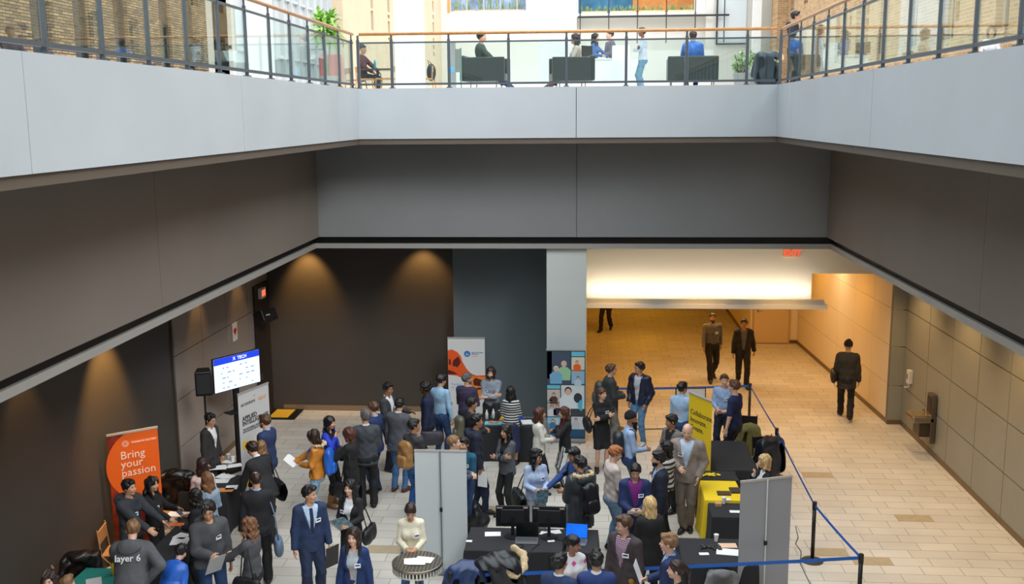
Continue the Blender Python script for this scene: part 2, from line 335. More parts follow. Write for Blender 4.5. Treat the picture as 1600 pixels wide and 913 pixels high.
# ================================================================ UPPER LEVEL: railings, facades, columns
RAILZ = 8.60
def railing(axis, c, posts, a0, a1, label, inward):
    """posts along the edge; the hand rail sits a little inside the opening side"""
    r = empty('glass_railing', ((c, (a0+a1)/2, ZS) if axis == 'Y' else ((a0+a1)/2, c, ZS)), 0, label, 'railing')
    ox, oy = r.location.x, r.location.y
    def bx(mb, u0, u1, t0, t1, z0, z1):
        if axis == 'Y': mb.box(t0-ox, t1-ox, u0-oy, u1-oy, z0-ZS, z1-ZS)
        else: mb.box(u0-ox, u1-ox, t0-oy, t1-oy, z0-ZS, z1-ZS)
        return mb
    s = inward
    pw = .055 if axis == 'X' else .032
    for u in posts:
        mb = MB(); bx(mb, u-pw/2, u+pw/2, c-.022, c+.022, ZS-.0, 8.47)
        bx(mb, u-.02, u+.02, c-.01, c+.01, 8.47, 8.56)
        mb.build('post', M_POST, r)
        mb = MB(); bx(mb, u-.05, u+.05, c-.045, c+.045, ZS, ZS+.02); mb.build('foot_plate', M_POST, r)
    mb = MB(); bx(mb, a0, a1, c-.015, c+.015, 8.40, 8.43); bx(mb, a0, a1, c-.02, c+.02, ZS+.06, ZS+.10)
    mb.build('cross_rail', M_POST, r)
    ps = sorted(posts)
    for i in range(len(ps)-1):
        if ps[i+1]-ps[i] < .2: continue
        mb = MB(); bx(mb, ps[i]+.035, ps[i+1]-.035, c-.006, c+.006, ZS+.10, 8.40); mb.build('glass_pane', GLASS, r)
    mb = MB()
    if axis == 'Y': mb.tube([(c-ox, a0-oy, 8.58-ZS), (c-ox, a1-oy, 8.58-ZS)], .03, 12)
    else: mb.tube([(a0-ox, c-oy, 8.58-ZS), (a1-ox, c-oy, 8.58-ZS)], .03, 12)
    mb.build('handrail', M_WOOD, r, smooth=True)
pl = [19.86-1.033*i for i in range(0, 24)]
railing('Y', XL-.07, pl, YN+.5, 19.98, 'glass railing with honey wood handrail along the left gallery edge', 1)
railing('Y', XR+.07, [19.4-1.025*i for i in range(0, 23)], YN+.5, 19.98, 'glass railing with wood handrail along the right gallery edge', -1)
railing('X', YB+.07, [at(x, 130, ZS+.1).x*(20.07/at(x, 130, ZS+.1).y) for x in (561, 613, 702, 795, 885, 978, 1072, 1166, 1218)], XL+.04, XR-.04, 'glass railing with wood handrail across the far gallery edge', 1)
# gallery floor finish (very pale)
M_GF = mat('pale_terrazzo', rgb(225, 225, 222), .35, var=.03, vs=2)
struct(MB().box(-20, XL-.12, YN, 90, ZS-.01, ZS).box(XR+.12, 20, YN, 90, ZS-.01, ZS).box(XL-.12, XR+.12, YB+.12, 90, ZS-.01, ZS).build('floor_gallery', M_GF))
# --- everything beyond the gallery is laid out at 1.467 times these figures
K = 1.467
def kz(z): return z if z <= ZS+.05 else EYE+(z-EYE)*K
class MBK(MB):
    def box(s, x0, x1, y0, y1, z0, z1, m=None, M=None): return MB.box(s, x0*K, x1*K, y0*K, y1*K, kz(z0), kz(z1), m, M)
# --- stone wall on the left with tall dark window bays
M_STONE = brickmat('rough_stone', rgb(176, 146, 108), rgb(104, 92, 78), rgb(66, 56, 46), .30, .075, .012, .9, 'YZ', .43, 1.0, .35)
M_BRICK = brickmat('buff_brick', rgb(188, 150, 108), rgb(160, 122, 84), rgb(196, 176, 148), .36, .12, .012, .85, 'YZ', .5, .4, .15)
M_BRICKF = brickmat('buff_brick_front', rgb(188, 150, 108), rgb(160, 122, 84), rgb(196, 176, 148), .36, .12, .012, .85, 'XZ', .5, .4, .15)
M_DGLASS = mat('dark_window_glass', rgb(28, 40, 46), .08, spec=.8)
M_STW = mat('white_facade', rgb(214, 211, 204), .8, var=.02, vs=.5)
M_CRST = mat('cream_stone', rgb(204, 184, 156), .8, var=.05, vs=.8)
XLF = -9.0
def side_wall(name, X, sgn, y0, y1, z0, z1, holes, m, th=.35):
    """wall in plane X with rectangular window holes (y0,y1,z0,z1), built as blocks round the holes"""
    mb = MBK(); ys = sorted({y0, y1, *[h[0] for h in holes], *[h[1] for h in holes]})
    for a, b in zip(ys[:-1], ys[1:]):
        hs = sorted([(h[2], h[3]) for h in holes if h[0] <= a+1e-6 and h[1] >= b-1e-6])
        z = z0
        for q0, q1 in hs:
            if q0 > z: mb.box(min(X, X+sgn*th), max(X, X+sgn*th), a, b, z, q0)
            z = q1
        if z < z1: mb.box(min(X, X+sgn*th), max(X, X+sgn*th), a, b, z, z1)
    return struct(mb.build(name, m))
def window(n, X, sgn, h, frame, recess=.18):
    y0, y1, z0, z1 = h; x = X+sgn*recess
    o = struct(MBK().box(min(x, x+sgn*.02), max(x, x+sgn*.02), y0, y1, z0, z1).build('window_%d' % n, M_DGLASS))
    mb = MBK()
    for a in (y0, y1-.04): mb.box(min(x-sgn*.03, x), max(x-sgn*.03, x), a, a+.04, z0, z1)
    for c in (z0, z1-.04): mb.box(min(x-sgn*.03, x), max(x-sgn*.03, x), y0, y1, c, c+.04)
    mb.build('window_frame', frame, o); return o
wn = 1
FR = mat('pale_window_frame', rgb(200, 190, 170), .5); FRD = mat('dark_window_frame', rgb(40, 44, 46), .5)
hl = [(y-.30, y+.30, ZS+.02, 13.2) for y in (13.6, 16.55, 17.95, 19.5, 21.6, 23.0)]
side_wall('wall_stone_left', XLF, -1, -2, 24, ZS, 13.5, hl, M_STONE)
for h in hl: window(wn, XLF, -1, h, FRD, .1); wn += 1
# pale curtain wall further back on the left
mb = MBK(); mb.box(-8.85, -8.5, 24, 33.5, ZS, 13.5)
for k in range(12): mb.box(-8.5, -8.38, 24.2+k*.8, 24.28+k*.8, ZS, 13.5)
for z in (8.6, 10.2, 11.9): mb.box(-8.5, -8.42, 24, 33.5, z, z+.08)
struct(mb.build('wall_curtain_left', mat('grey_white_cladding', rgb(184, 188, 190), .5, var=.04, vs=.4)))
segs = lambda y, zs: [(y-.22, y+.22, a, b) for a, b in zs]
hs = segs(38.1, [(10.15, 10.85), (10.93, 11.6), (11.8, 12.8)])+segs(41.3, [(10.0, 10.12), (10.3, 10.75), (10.85, 11.0), (11.1, 11.75), (12, 12.9)])
hs += segs(50.0, [(10.15, 10.6), (10.75, 11.35), (11.5, 12.15), (12.25, 12.6)])+segs(53.2, [(10.05, 10.25), (10.4, 10.6), (10.75, 10.95), (11.1, 11.75), (11.9, 12.1), (12.3, 12.8)])
side_wall('wall_cream_left', -8.0, -1, 33.5, 56, ZS, 13.5, hs, M_CRST)
mb = MBK()
for h in hs: mb.box(-8.2, -8.18, h[0], h[1], h[2], h[3])
struct(mb.build('window_%d' % wn, mat('slit_glass', rgb(40, 32, 26), .8))); wn += 1
# far wall with a planted gallery behind glass
struct(MBK().box(-8, -7.6, 56, 56.3, ZS, 14).box(-3.4, 8, 56, 56.3, ZS, 14).box(-7.6, -3.4, 56, 56.3, ZS, 12.55).box(-7.6, -3.4, 57.4, 57.6, 12.55, 14).build('wall_far', M_STW))
o = struct(MBK().box(-7.6, -3.4, 57.2, 57.3, 12.55, 14).build('window_%d' % wn, mat('blue_interior', rgb(140, 158, 190), .5, var=.4, vs=1.2))); wn += 1
MBK().box(-7.62, -7.5, 55.95, 56.3, 12.5, 14).build('timber_reveal', mat('orange_timber', rgb(226, 150, 84), .5), o)
mb = MBK()
for k in range(5): mb.box(-7.5+k*.9, -7.46+k*.9, 56, 56.06, 12.55, 14)
mb.box(-7.5, -3.4, 56, 56.05, 13.25, 13.3); mb.build('mullion', FR, o)
# white block with a glazed balcony and planters
struct(MBK().box(-.55, 4.95, 45.4, 46.0, ZS, 11.15).box(-.55, 4.95, 44.9, 46.6, 11.15, 11.28).box(-.75, -.55, 45, 49, ZS, 14).build('wall_balcony_block', M_STW))
o = struct(MBK().box(-.5, 1.9, 46.6, 46.7, 11.28, 14).build('window_%d' % wn, mat('teal_blue_panels', rgb(56, 108, 140), .3, var=.35, vs=1.1))); wn += 1
struct(MBK().box(1.9, 4.6, 46.6, 46.7, 11.28, 14).build('wall_timber', mat('amber_timber', rgb(186, 120, 58), .5, var=.15, vs=3)))
mb = MBK()
for k in range(6): mb.box(-.42+k*1.22, -.38+k*1.22, 44.86, 44.9, 10.0, 14)
mb.box(-.5, 5.9, 44.84, 44.9, 11.08, 11.16)
struct(mb.build('trim_7', FRD))
rr = random.Random(3)
def planter(x, y, z, L, n, h, label, tall=False):
    L *= K; h *= K
    p = empty('planter', (x*K, y*K, kz(z)+.004), 0, label, 'planter', None)
    MB().box(-L/2, L/2, -.15, .15, 0, .14).build('trough', mat('pale_timber', rgb(226, 190, 150), .6), p, bevel=.01)
    mb = MB()
    for i in range(n):
        bx = rr.uniform(-L/2, L/2); hh = h*rr.uniform(.5, 1.2); ax = rr.uniform(-.1, .1); ay = rr.uniform(-.1, .1); w = .035
        a = rr.uniform(0, 6.3); cx, cy = math.cos(a)*w, math.sin(a)*w
        mb.add([(bx-cx, -cy, .12), (bx+cx, cy, .12), (bx+ax+cx*1.4, ay+cy*1.4, .12+hh*.55), (bx+ax*2, ay*2, .12+hh), (bx+ax-cx*1.4, ay-cy*1.4, .12+hh*.55)], [(0, 1, 2, 3, 4)])
    f = mb.build('foliage', mat('leaf_green', rgb(130, 156, 104), .6, var=.3, vs=5), p); f['kind'] = 'stuff'
    return p
for k, lab in enumerate(('pale planter of low greenery on the balcony, left end', 'pale planter of low greenery on the balcony, second from the left', 'pale planter of low greenery on the balcony before the timber wall', 'pale planter of low greenery on the balcony, right end')):
    q = planter(.2+k*1.23, 45.2, 11.28, 1.1, 30, .26, lab); q['group'] = 'planters on the far balcony'
for k, lab in enumerate(('tall grassy planter behind the far left window, left one', 'tall grassy planter behind the far left window, middle one', 'tall grassy planter behind the far left window, right one')):
    q = planter(-6.75+k*1.3, 56.6, 12.56, 1.2, 18, .7, lab); q['group'] = 'planters behind the far window'
# white framed glass bay
o = struct(MBK().box(5.45, 6.65, 45.05, 45.1, 9.9, 14).build('window_%d' % wn, mat('milky_glass', rgb(214, 222, 226), .2))); wn += 1
mb = MBK()
for z in (9.9, 12.05, 13.9): mb.box(5.4, 6.7, 44.95, 45.05, z, z+.06)
mb.box(5.38, 5.44, 44.95, 45.05, 9.9, 14); mb.box(6.6, 6.66, 44.95, 45.05, 12.1, 14); mb.build('window_frame', FRD, o)
struct(MBK().box(4.95, 7.9, 45.1, 45.4, ZS, 14).build('wall_bay', M_STW))
# buff brick building on the right
hr = [(y-.34, y+.34, z0, z0+1.5) for y in (15, 18, 21, 24, 26.6, 29.2, 31.8, 34.4, 37.0, 39.6, 42.2) for z0 in (8.6, 11.0)]
side_wall('wall_brick_right', 8.0, 1, -2, 45, ZS, 13.2, hr, M_BRICK)
for h in hr: window(wn, 8.0, 1, h, FR); wn += 1
struct(MBK().box(7.85, 8.6, -2, 45.1, 13.2, 13.5).box(7.7, 8.6, -2, 45.2, 13.5, 13.75).build('trim_8', mat('stone_cornice', rgb(224, 198, 160), .7)))
struct(MBK().box(7.55, 8.0, 42.8, 44.2, ZS, 13.2).box(7.45, 8.05, 42.7, 44.3, 12.2, 12.45).build('wall_brick_pier', M_BRICKF))
# columns
def column(x, y, sx, sy, label):
    o = empty('column', (x, y, ZS), 0, label, 'column')
    MB().box(-sx/2, sx/2, -sy/2, sy/2, 0, 8.0).build('shaft', M_WHITE, o, bevel=.01)
    MB().box(-sx/2-.02, sx/2+.02, -sy/2-.02, sy/2+.02, 0, .1).build('skirting', mat('grey_skirting', rgb(180, 182, 184), .5), o)
column(-4.52, 26, .66, .66, 'square white column rising behind the far railing, left one')
column(-.78, 26, .92, .7, 'broad square white column rising behind the far railing, middle one')
column(6.95*K, 44.2*K, .5, .5, 'slim white column in front of the buff brick corner')
column(-7.2, 22.3, .5, .5, 'white column near the potted tree at the left gallery')
column(6.3, 14.6, .45, .45, 'white column behind the right hand glass railing')
# low pale wall / screen behind cafe tables
struct(MB().box(-5.2, -1.6, 40, 40.2, ZS, 8.9).build('wall_low', M_STW))
struct(MB().box(1.2, 4.7, 40, 40.2, ZS, 9.4).build('wall_low_right', M_STW))
struct(MBK().box(-9.4, -8.4, 24, 24.2, ZS, 13.5).box(8.0, 9, 44.9, 45.2, ZS, 13.5).build('wall_returns', M_STW))
# ================================================================ PEOPLE
def V(*a): return np.array(a, dtype=np.float64)
def nrm(v): return v/ (np.linalg.norm(v)+1e-12)
I3 = np.eye(3)
def rotx(a): c, s = math.cos(a), math.sin(a); return np.array([[1, 0, 0], [0, c, -s], [0, s, c]])
def rotz(a): c, s = math.cos(a), math.sin(a); return np.array([[c, -s, 0], [s, c, 0], [0, 0, 1]])
def axis_pts(lo, hi, h, fine, hf):
    x = lo; out = [lo]
    fine = [(a, b) for a, b in fine]
    while x < hi:
        x += hf if any(a <= x+1e-9 <= b for a, b in fine) else h
        out.append(x)
    return np.array(out, dtype=np.float32)
class Fld:
    def __init__(s, xs, ys, zs):
        s.x, s.y, s.z = xs, ys, zs
        s.d = np.full((len(xs), len(ys), len(zs)), .3, np.float32)
    def sl(s, lo, hi):
        r = []
        for a, l, h in ((s.x, lo[0], hi[0]), (s.y, lo[1], hi[1]), (s.z, lo[2], hi[2])):
            i = max(0, int(np.searchsorted(a, l))-1); j = min(len(a), int(np.searchsorted(a, h))+1); r.append(slice(i, max(i, j)))
        return tuple(r)
    def pts(s, S): return s.x[S[0]][:, None, None], s.y[S[1]][None, :, None], s.z[S[2]][None, None, :]
    def comb(s, S, b, k, op):
        a = s.d[S]
        if op == 'u':
            h = np.maximum(k-np.abs(a-b), 0)/max(k, 1e-6); s.d[S] = np.minimum(a, b)-h*h*k*.25
        elif op == 's':
            b = -b; h = np.maximum(k-np.abs(a-b), 0)/max(k, 1e-6); s.d[S] = np.maximum(a, b)+h*h*k*.25
        elif op == 'i': s.d[S] = np.maximum(a, b)
    def rc(s, a, b, ra, rb, k=.02, M=None, sc=(1, 1, 1), op='u'):
        a, b = np.asarray(a, float), np.asarray(b, float)
        m = max(ra, rb)*max(sc)+k+.03
        S = s.sl(np.minimum(a, b)-m, np.maximum(a, b)+m)
        X, Y, Z = s.pts(S)
        if X.size == 0 or Y.size == 0 or Z.size == 0: return
        px, py, pz = X-a[0], Y-a[1], Z-a[2]; e = b-a
        if M is not None:
            q = [px*M[0, i]+py*M[1, i]+pz*M[2, i] for i in range(3)]; e = M.T @ e
        else: q = [px, py, pz]
        q = [q[i]/sc[i] for i in range(3)]; e = e/np.array(sc)
        L = float(e @ e)+1e-9
        t = np.clip((q[0]*e[0]+q[1]*e[1]+q[2]*e[2])/L, 0, 1)
        d = np.sqrt((q[0]-t*e[0])**2+(q[1]-t*e[1])**2+(q[2]-t*e[2])**2)-(ra+(rb-ra)*t)
        s.comb(S, (d*min(sc)).astype(np.float32), k, op)
    def ell(s, c, r, k=.02, M=None, op='u'):
        m = max(r)+k+.03; c = np.asarray(c, float)
        S = s.sl(c-m, c+m) if op != 'i' else (slice(None),)*3
        X, Y, Z = s.pts(S)
        if X.size == 0 or Y.size == 0 or Z.size == 0: return
        px, py, pz = X-c[0], Y-c[1], Z-c[2]
        if M is None: M = I3
        q = [px*M[0, i]+py*M[1, i]+pz*M[2, i] for i in range(3)]
        k0 = np.sqrt(sum((q[i]/r[i])**2 for i in range(3))); k1 = np.sqrt(sum((q[i]/r[i]**2)**2 for i in range(3)))+1e-6
        s.comb(S, (k0*(k0-1)/k1).astype(np.float32), k, op)
    def half(s, c, n):
        """keep the side where (p-c).n < 0"""
        X, Y, Z = s.pts((slice(None),)*3)
        s.d = np.maximum(s.d, ((X-c[0])*n[0]+(Y-c[1])*n[1]+(Z-c[2])*n[2]).astype(np.float32))
    def noise(s, amp, fr, seed):
        r = np.random.RandomState(abs(int(seed)) % 100000); X, Y, Z = s.pts((slice(None),)*3); acc = 0
        for i in range(4):
            w = r.normal(size=3)*fr*(1, 1, .8); ph = r.uniform(0, 6.3)
            acc = acc+np.sin(X*w[0]+Y*w[1]+Z*w[2]+ph)
        s.d += (acc*amp*.5).astype(np.float32)
    def mesh(s):
        d = s.d; ins = d < 0
        c = np.zeros([n-1 for n in d.shape], np.int8)
        for i in (0, 1):
            for j in (0, 1):
                for k in (0, 1): c += ins[i:i+c.shape[0], j:j+c.shape[1], k:k+c.shape[2]]
        act = (c > 0) & (c < 8); idx = np.full(c.shape, -1, np.int64); n = int(act.sum())
        if n == 0: return None
        idx[act] = np.arange(n); I, J, K = np.nonzero(act)
        P = np.zeros((n, 3)); cnt = np.zeros(n)
        ax = (s.x, s.y, s.z)
        for A in range(3):
            B, Cc = [q for q in range(3) if q != A]
            for u in (0, 1):
                for v in (0, 1):
                    o0 = [0, 0, 0]; o0[B] = u; o0[Cc] = v; o1 = list(o0); o1[A] = 1
                    v0 = d[I+o0[0], J+o0[1], K+o0[2]]; v1 = d[I+o1[0], J+o1[1], K+o1[2]]
                    m = (v0 < 0) != (v1 < 0); t = np.where(m, v0/np.where(m, v0-v1, 1), 0)
                    ii = (I, J, K); q = [None]*3
                    q[A] = ax[A][ii[A]]*(1-t)+ax[A][ii[A]+1]*t; q[B] = ax[B][ii[B]+u]; q[Cc] = ax[Cc][ii[Cc]+v]
                    for w in range(3): P[:, w] += np.where(m, q[w], 0)
                    cnt += m
        P /= cnt[:, None]
        fs = []
        for A in range(3):
            B, Cc = (A+1) % 3, (A+2) % 3
            s0 = [slice(1, -1)]*3; s0[A] = slice(0, -1); s1 = list(s0); s1[A] = slice(1, None)
            a0, a1 = ins[tuple(s0)], ins[tuple(s1)]
            m = a0 != a1; q = np.array(np.nonzero(m))
            base = q.copy()
            for w in range(3):
                if w != A: base[w] += 1
            def cell(db, dc):
                t = base.copy(); t[B] += db; t[Cc] += dc; return idx[t[0], t[1], t[2]]
            f = np.stack([cell(-1, -1), cell(0, -1), cell(0, 0), cell(-1, 0)], 1)
            fl = ~a0[m]; f[fl] = f[fl][:, ::-1]; fs.append(f)
        Fa = np.concatenate(fs); Fa = Fa[(Fa >= 0).all(1)]
        return P, Fa
def np_mesh(name, PF, m, parent, scale=1.0):
    P, Fa = PF; P = P*scale
    me = bpy.data.meshes.new(name); n, k = len(P), len(Fa)
    me.vertices.add(n); me.vertices.foreach_set('co', P.astype(np.float32).ravel())
    me.loops.add(k*4); me.loops.foreach_set('vertex_index', Fa.astype(np.int32).ravel())
    me.polygons.add(k); me.polygons.foreach_set('loop_start', np.arange(0, 4*k, 4, dtype=np.int32)); me.polygons.foreach_set('loop_total', np.full(k, 4, np.int32))
    me.polygons.foreach_set('use_smooth', np.ones(k, bool)); me.update(calc_edges=True)
    me.materials.append(m)
    o = bpy.data.objects.new(name, me); C.objects.link(o)
    if parent: o.parent = parent
    return o
def ik(a, c, l1, l2, hint):
    a, c = np.array(a, float), np.array(c, float); v = c-a; L = np.linalg.norm(v)
    if L > (l1+l2)*.995: c = a+v/L*(l1+l2)*.995; v = c-a; L = np.linalg.norm(v)
    L = max(L, abs(l1-l2)+.02); d = v/np.linalg.norm(v); t = (l1*l1-l2*l2+L*L)/(2*L); h = math.sqrt(max(l1*l1-t*t, 0))
    hh = np.array(hint, float); hh = nrm(hh-d*(hh @ d)); return a+d*t+hh*h, c
ARM = {  # right wrist in the chest frame of a 1.75 m figure, elbow hint, thumb direction, curl
    'down': ((.25, .05, .87), (.3, -1, 0), (0, 1, 0), .5), 'pocket': ((.20, .08, .93), (.8, -1, 0), (0, 1, 0), .3),
    'hold': ((.08, .27, 1.10), (.6, -.6, -1), (-.6, 0, 1), 1.0), 'holdhi': ((.08, .26, 1.24), (.7, -.4, -1), (-.6, 0, 1), 1.0),
    'crossA': ((-.11, .165, 1.19), (1, .25, -1), (0, 0, 1), .5), 'crossB': ((-.09, .215, 1.145), (1, .25, -1), (0, 0, 1), .5),
    'gest': ((.20, .38, 1.16), (.6, -.5, -1), (-.7, 0, .8), .25), 'out': ((.16, .45, 1.10), (.5, -.5, -1), (-.7, 0, .8), .2),
    'raise': ((.26, .30, 1.52), (.8, 0, -1), (-1, 0, .3), .3), 'hip': ((.20, .02, 1.04), (1, -.5, 0), (0, 0, 1), .5),
    'reach': ((.16, .46, .98), (.8, -.2, .2), (-.8, 0, .6), .3), 'mouth': ((.04, .20, 1.46), (.8, .1, -1), (-1, 0, .4), .9),
    'chin': ((.06, .19, 1.40), (.8, .2, -1), (-1, 0, .4), .9), 'lap': ((.12, .30, 1.02), (.8, -.5, -.5), (-.8, 0, .6), .4),
    'swing': ((.27, .22, .92), (.2, -1, 0), (0, 1, .2), .5), 'swingb': ((.28, -.17, .90), (.2, -1, 0), (0, 1, 0), .5),
    'carry': ((.25, .04, .88), (.3, -1, 0), (0, 1, 0), 1.3), 'back': ((.12, -.16, 1.0), (1, -.6, 0), (0, 0, 1), .5), 'up': ((.2, .2, 1.62), (.6, .3, -1), (-1, 0, .3), .9)}
LEGS = {'stand': ((.095, .03, .08), (-.095, -.01, .08)), 'wide': ((.15, .02, .08), (-.14, 0, .08)), 'walk': ((.085, .27, .09), (-.085, -.24, .14)), 'walk2': ((.085, -.24, .14), (-.085, .27, .09)),
        'cross': ((.02, .10, .08), (-.06, 0, .08)), 'ease': ((.12, .14, .08), (-.08, -.04, .08)), 'sit': ((.10, .42, .08), (-.10, .38, .08)), 'sitl': ((.10, .74, .08), (-.08, .66, .08)), 'sitx': ((.10, .48, .08), (.06, .62, .42))}
SKIN = {'l': rgb(222, 176, 152), 'm': rgb(204, 154, 122), 't': rgb(172, 122, 90), 'b': rgb(124, 82, 58), 'd': rgb(76, 50, 38)}
HAIR = {'black': rgb(24, 20, 20), 'dkbrown': rgb(46, 30, 24), 'brown': rgb(84, 56, 38), 'ltbrown': rgb(130, 96, 64), 'blonde': rgb(206, 172, 118), 'auburn': rgb(82, 46, 34), 'ginger': rgb(170, 100, 60), 'grey': rgb(96, 92, 90), 'ombre': rgb(120, 82, 54)}
def fabric(col, kind='cloth'):
    if kind == 'denim': return mat('denim', col, .85, var=.25, vs=18, bump=.15, bs=300)
    if kind == 'shiny': return mat('quilted_nylon', col, .38, var=.12, vs=10, bump=.3, bs=40)
    if kind == 'knit': return mat('knit_fabric', col, .9, var=.12, vs=60, bump=.35, bs=160)
    return mat('woven_fabric', col, .8, var=.14, vs=14, bump=.18, bs=180)
_pat = {}
def pattern(kind, c1, c2, period, axis=2):
    key = (kind, c1, c2, period, axis)
    if key in _pat: return _pat[key]
    m = bpy.data.materials.new(kind+'_fabric'); m.use_nodes = True; n = m.node_tree; b = n.nodes['Principled BSDF']; b.inputs['Roughness'].default_value = .85
    tc = n.nodes.new('ShaderNodeTexCoord'); sp = n.nodes.new('ShaderNodeSeparateXYZ'); n.links.new(tc.outputs['Object'], sp.inputs[0])
    def wave(ax, per, th):
        a = n.nodes.new('ShaderNodeMath'); a.operation = 'MULTIPLY'; a.inputs[1].default_value = 2*pi/per; n.links.new(sp.outputs[ax], a.inputs[0])
        s = n.nodes.new('ShaderNodeMath'); s.operation = 'SINE'; n.links.new(a.outputs[0], s.inputs[0])
        g = n.nodes.new('ShaderNodeMath'); g.operation = 'GREATER_THAN'; g.inputs[1].default_value = th; n.links.new(s.outputs[0], g.inputs[0]); return g
    g = wave(axis, period, .1)
    if kind == 'plaid':
        g2 = wave(0, period, .3); mxx = n.nodes.new('ShaderNodeMath'); mxx.operation = 'MAXIMUM'; n.links.new(g.outputs[0], mxx.inputs[0]); n.links.new(g2.outputs[0], mxx.inputs[1]); g = mxx
    if kind == 'argyle':
        def tri(ax, per, off):
            a = n.nodes.new('ShaderNodeMath'); a.operation = 'PINGPONG'; a.inputs[1].default_value = per/2; b2 = n.nodes.new('ShaderNodeMath'); b2.operation = 'ADD'; b2.inputs[1].default_value = 10*per+off
            n.links.new(sp.outputs[ax], b2.inputs[0]); n.links.new(b2.outputs[0], a.inputs[0]); return a
        t1, t2 = tri(0, period, 0), tri(2, period*1.3, .02); ad = n.nodes.new('ShaderNodeMath'); ad.operation = 'ADD'; n.links.new(t1.outputs[0], ad.inputs[0]); n.links.new(t2.outputs[0], ad.inputs[1])
        g = n.nodes.new('ShaderNodeMath'); g.operation = 'LESS_THAN'; g.inputs[1].default_value = period*.22; n.links.new(ad.outputs[0], g.inputs[0])
    mx = n.nodes.new('ShaderNodeMix'); mx.data_type = 'RGBA'; mx.inputs['A'].default_value = (*c1, 1); mx.inputs['B'].default_value = (*c2, 1)
    n.links.new(g.outputs[0], mx.inputs['Factor']); n.links.new(mx.outputs['Result'], b.inputs['Base Color']); _pat[key] = m; return m
TOPK = {  # ease, hem, sleeve (1 = wrist), open front
    'shirt': (.014, .93, 1, 0), 'tee': (.016, .90, .42, 0), 'rolled': (.014, .93, .8, 0), 'sweater': (.022, .89, 1, 0), 'hoodie': (.030, .87, 1, 0), 'jacket': (.026, .81, 1, 1),
    'blazer': (.022, .84, 1, 1), 'fleece': (.032, .86, 1, .6), 'parka': (.05, .66, 1, 0), 'coat': (.034, .72, 1, .5), 'dress': (.014, .93, 1, 0), 'cardigan': (.024, .78, 1, .5), 'bomber': (.04, .88, 1, .4)}
class Person: pass
NP_ = [0]
def person(label, px, py, h, face, sex='m', skin='l', hair=('short', 'black'), top=('shirt', rgb(200, 200, 200)), inner=None, tie=None, bottom=('trousers', rgb(30, 30, 34)),
           shoes=rgb(24, 22, 22), arms=('down', 'down'), legs='stand', lean=0, look=(0, 0), build=1.0, extras=(), det=1, zf=0.0, pos=None, group=None, hat=None):
    NP_[0] += 1; seed = NP_[0]*7+1
    p = Person(); f = sex == 'f'; s = h/1.75; p.s = s
    HZ = .92; sit = legs.startswith('sit'); hz = .52 if legs == 'sitl' else .56 if sit else (.90 if legs in ('walk', 'walk2') else .92)
    if lean > 25: hz -= .01
    T = rotx(-R(lean)); p.T = T
    toff = V(0, 0, HZ)
    def TT(q): return T @ (np.array(q, float)-toff)+toff+V(0, 0, hz-HZ)
    p.TT = TT
    gx = build*(1.0 if not f else .92)
    sw = .166*gx if not f else .146*gx
    neck0, neck1 = TT((0, -.01, 1.42)), TT((0, .012, 1.545))
    HM = T @ rotz(-R(look[0])) @ rotx(-R(look[1]-lean*.55)); hc = TT((0, .025, 1.56))+HM @ V(0, .0, .075)
    p.HM, p.hc = HM, hc
    la, lf = (.285, .245) if not f else (.270, .230)
    p.sh, p.el, p.wr, p.hd, p.th = {}, {}, {}, {}, {}
    for side, nm in ((1, arms[0]), (-1, arms[1])):
        w, hint, th, curl = ARM[nm] if isinstance(nm, str) else nm
        k = .93 if f else 1
        sh = TT((side*sw, 0, 1.405)); wr = TT((side*w[0]*k, w[1]*k, 1.40-(1.40-w[2])*k)); hn = T @ V(side*hint[0], hint[1], hint[2])
        el, wr = ik(sh, wr, la, lf, hn); p.sh[side], p.el[side], p.wr[side] = sh, el, wr
        p.hd[side] = nrm(wr-el) if nm not in ('down', 'pocket', 'swing', 'swingb', 'carry') else nrm(nrm(wr-el)+V(0, .05, -.6))
        p.th[side] = (T @ V(side*th[0], th[1], th[2]), curl)
    p.hip, p.kn, p.an = {}, {}, {}
    for side, a in zip((1, -1), LEGS[legs]):
        hp = V(side*.088*gx, 0, hz-.01); kn, an = ik(hp, V(*a), .435, .425, (side*.12, 1, .1)); p.hip[side], p.kn[side], p.an[side] = hp, kn, an
    # ground position from the pixel of the head's top
    a = R(face); Rz = rotz(-a)
    tip = hc+HM @ V(0, -.01, .125)
    if pos is None:
        q = at(px, py, zf+tip[2]*s); off = Rz @ (tip*s); loc = (q.x-off[0], q.y-off[1], zf)
    else: loc = (pos[0], pos[1], zf)
    root = empty('person', loc, -a, label, 'person', group); p.root = root; p.loc = loc
    p.world = lambda q: Vector(Rz @ (np.array(q, float)*s)+np.array(loc))
    # ---- field primitives shared by body and clothes
    ty = .66 if not f else .64
    def torso(F, e, k=.03):
        sc = (1, ty, 1)
        if f: ch = [((0, 0, .93), .162*gx), ((0, 0, 1.08), .122*gx), ((0, .004, 1.27), .142*gx)]
        else: ch = [((0, 0, .95), .15*gx), ((0, .0, 1.09), .142*gx), ((0, .004, 1.29), .165*gx)]
        for i in range(2): F.rc(TT(ch[i][0]), TT(ch[i+1][0]), ch[i][1]+e, ch[i+1][1]+e, k, T, sc)
        r = .055 if not f else .048
        F.rc(TT((-sw*.72, -.005, 1.405)), TT((sw*.72, -.005, 1.405)), r+e, r+e, .06)
        F.ell(TT((0, -.03, 1.34)), (sw*.9+e, .075+e, .12+e), .05, T)
        if f:
            for sd in (1, -1): F.ell(TT((sd*.066*gx, .075, 1.265)), (.062+e*.8, .055+e*.8, .062+e*.8), .05, T)
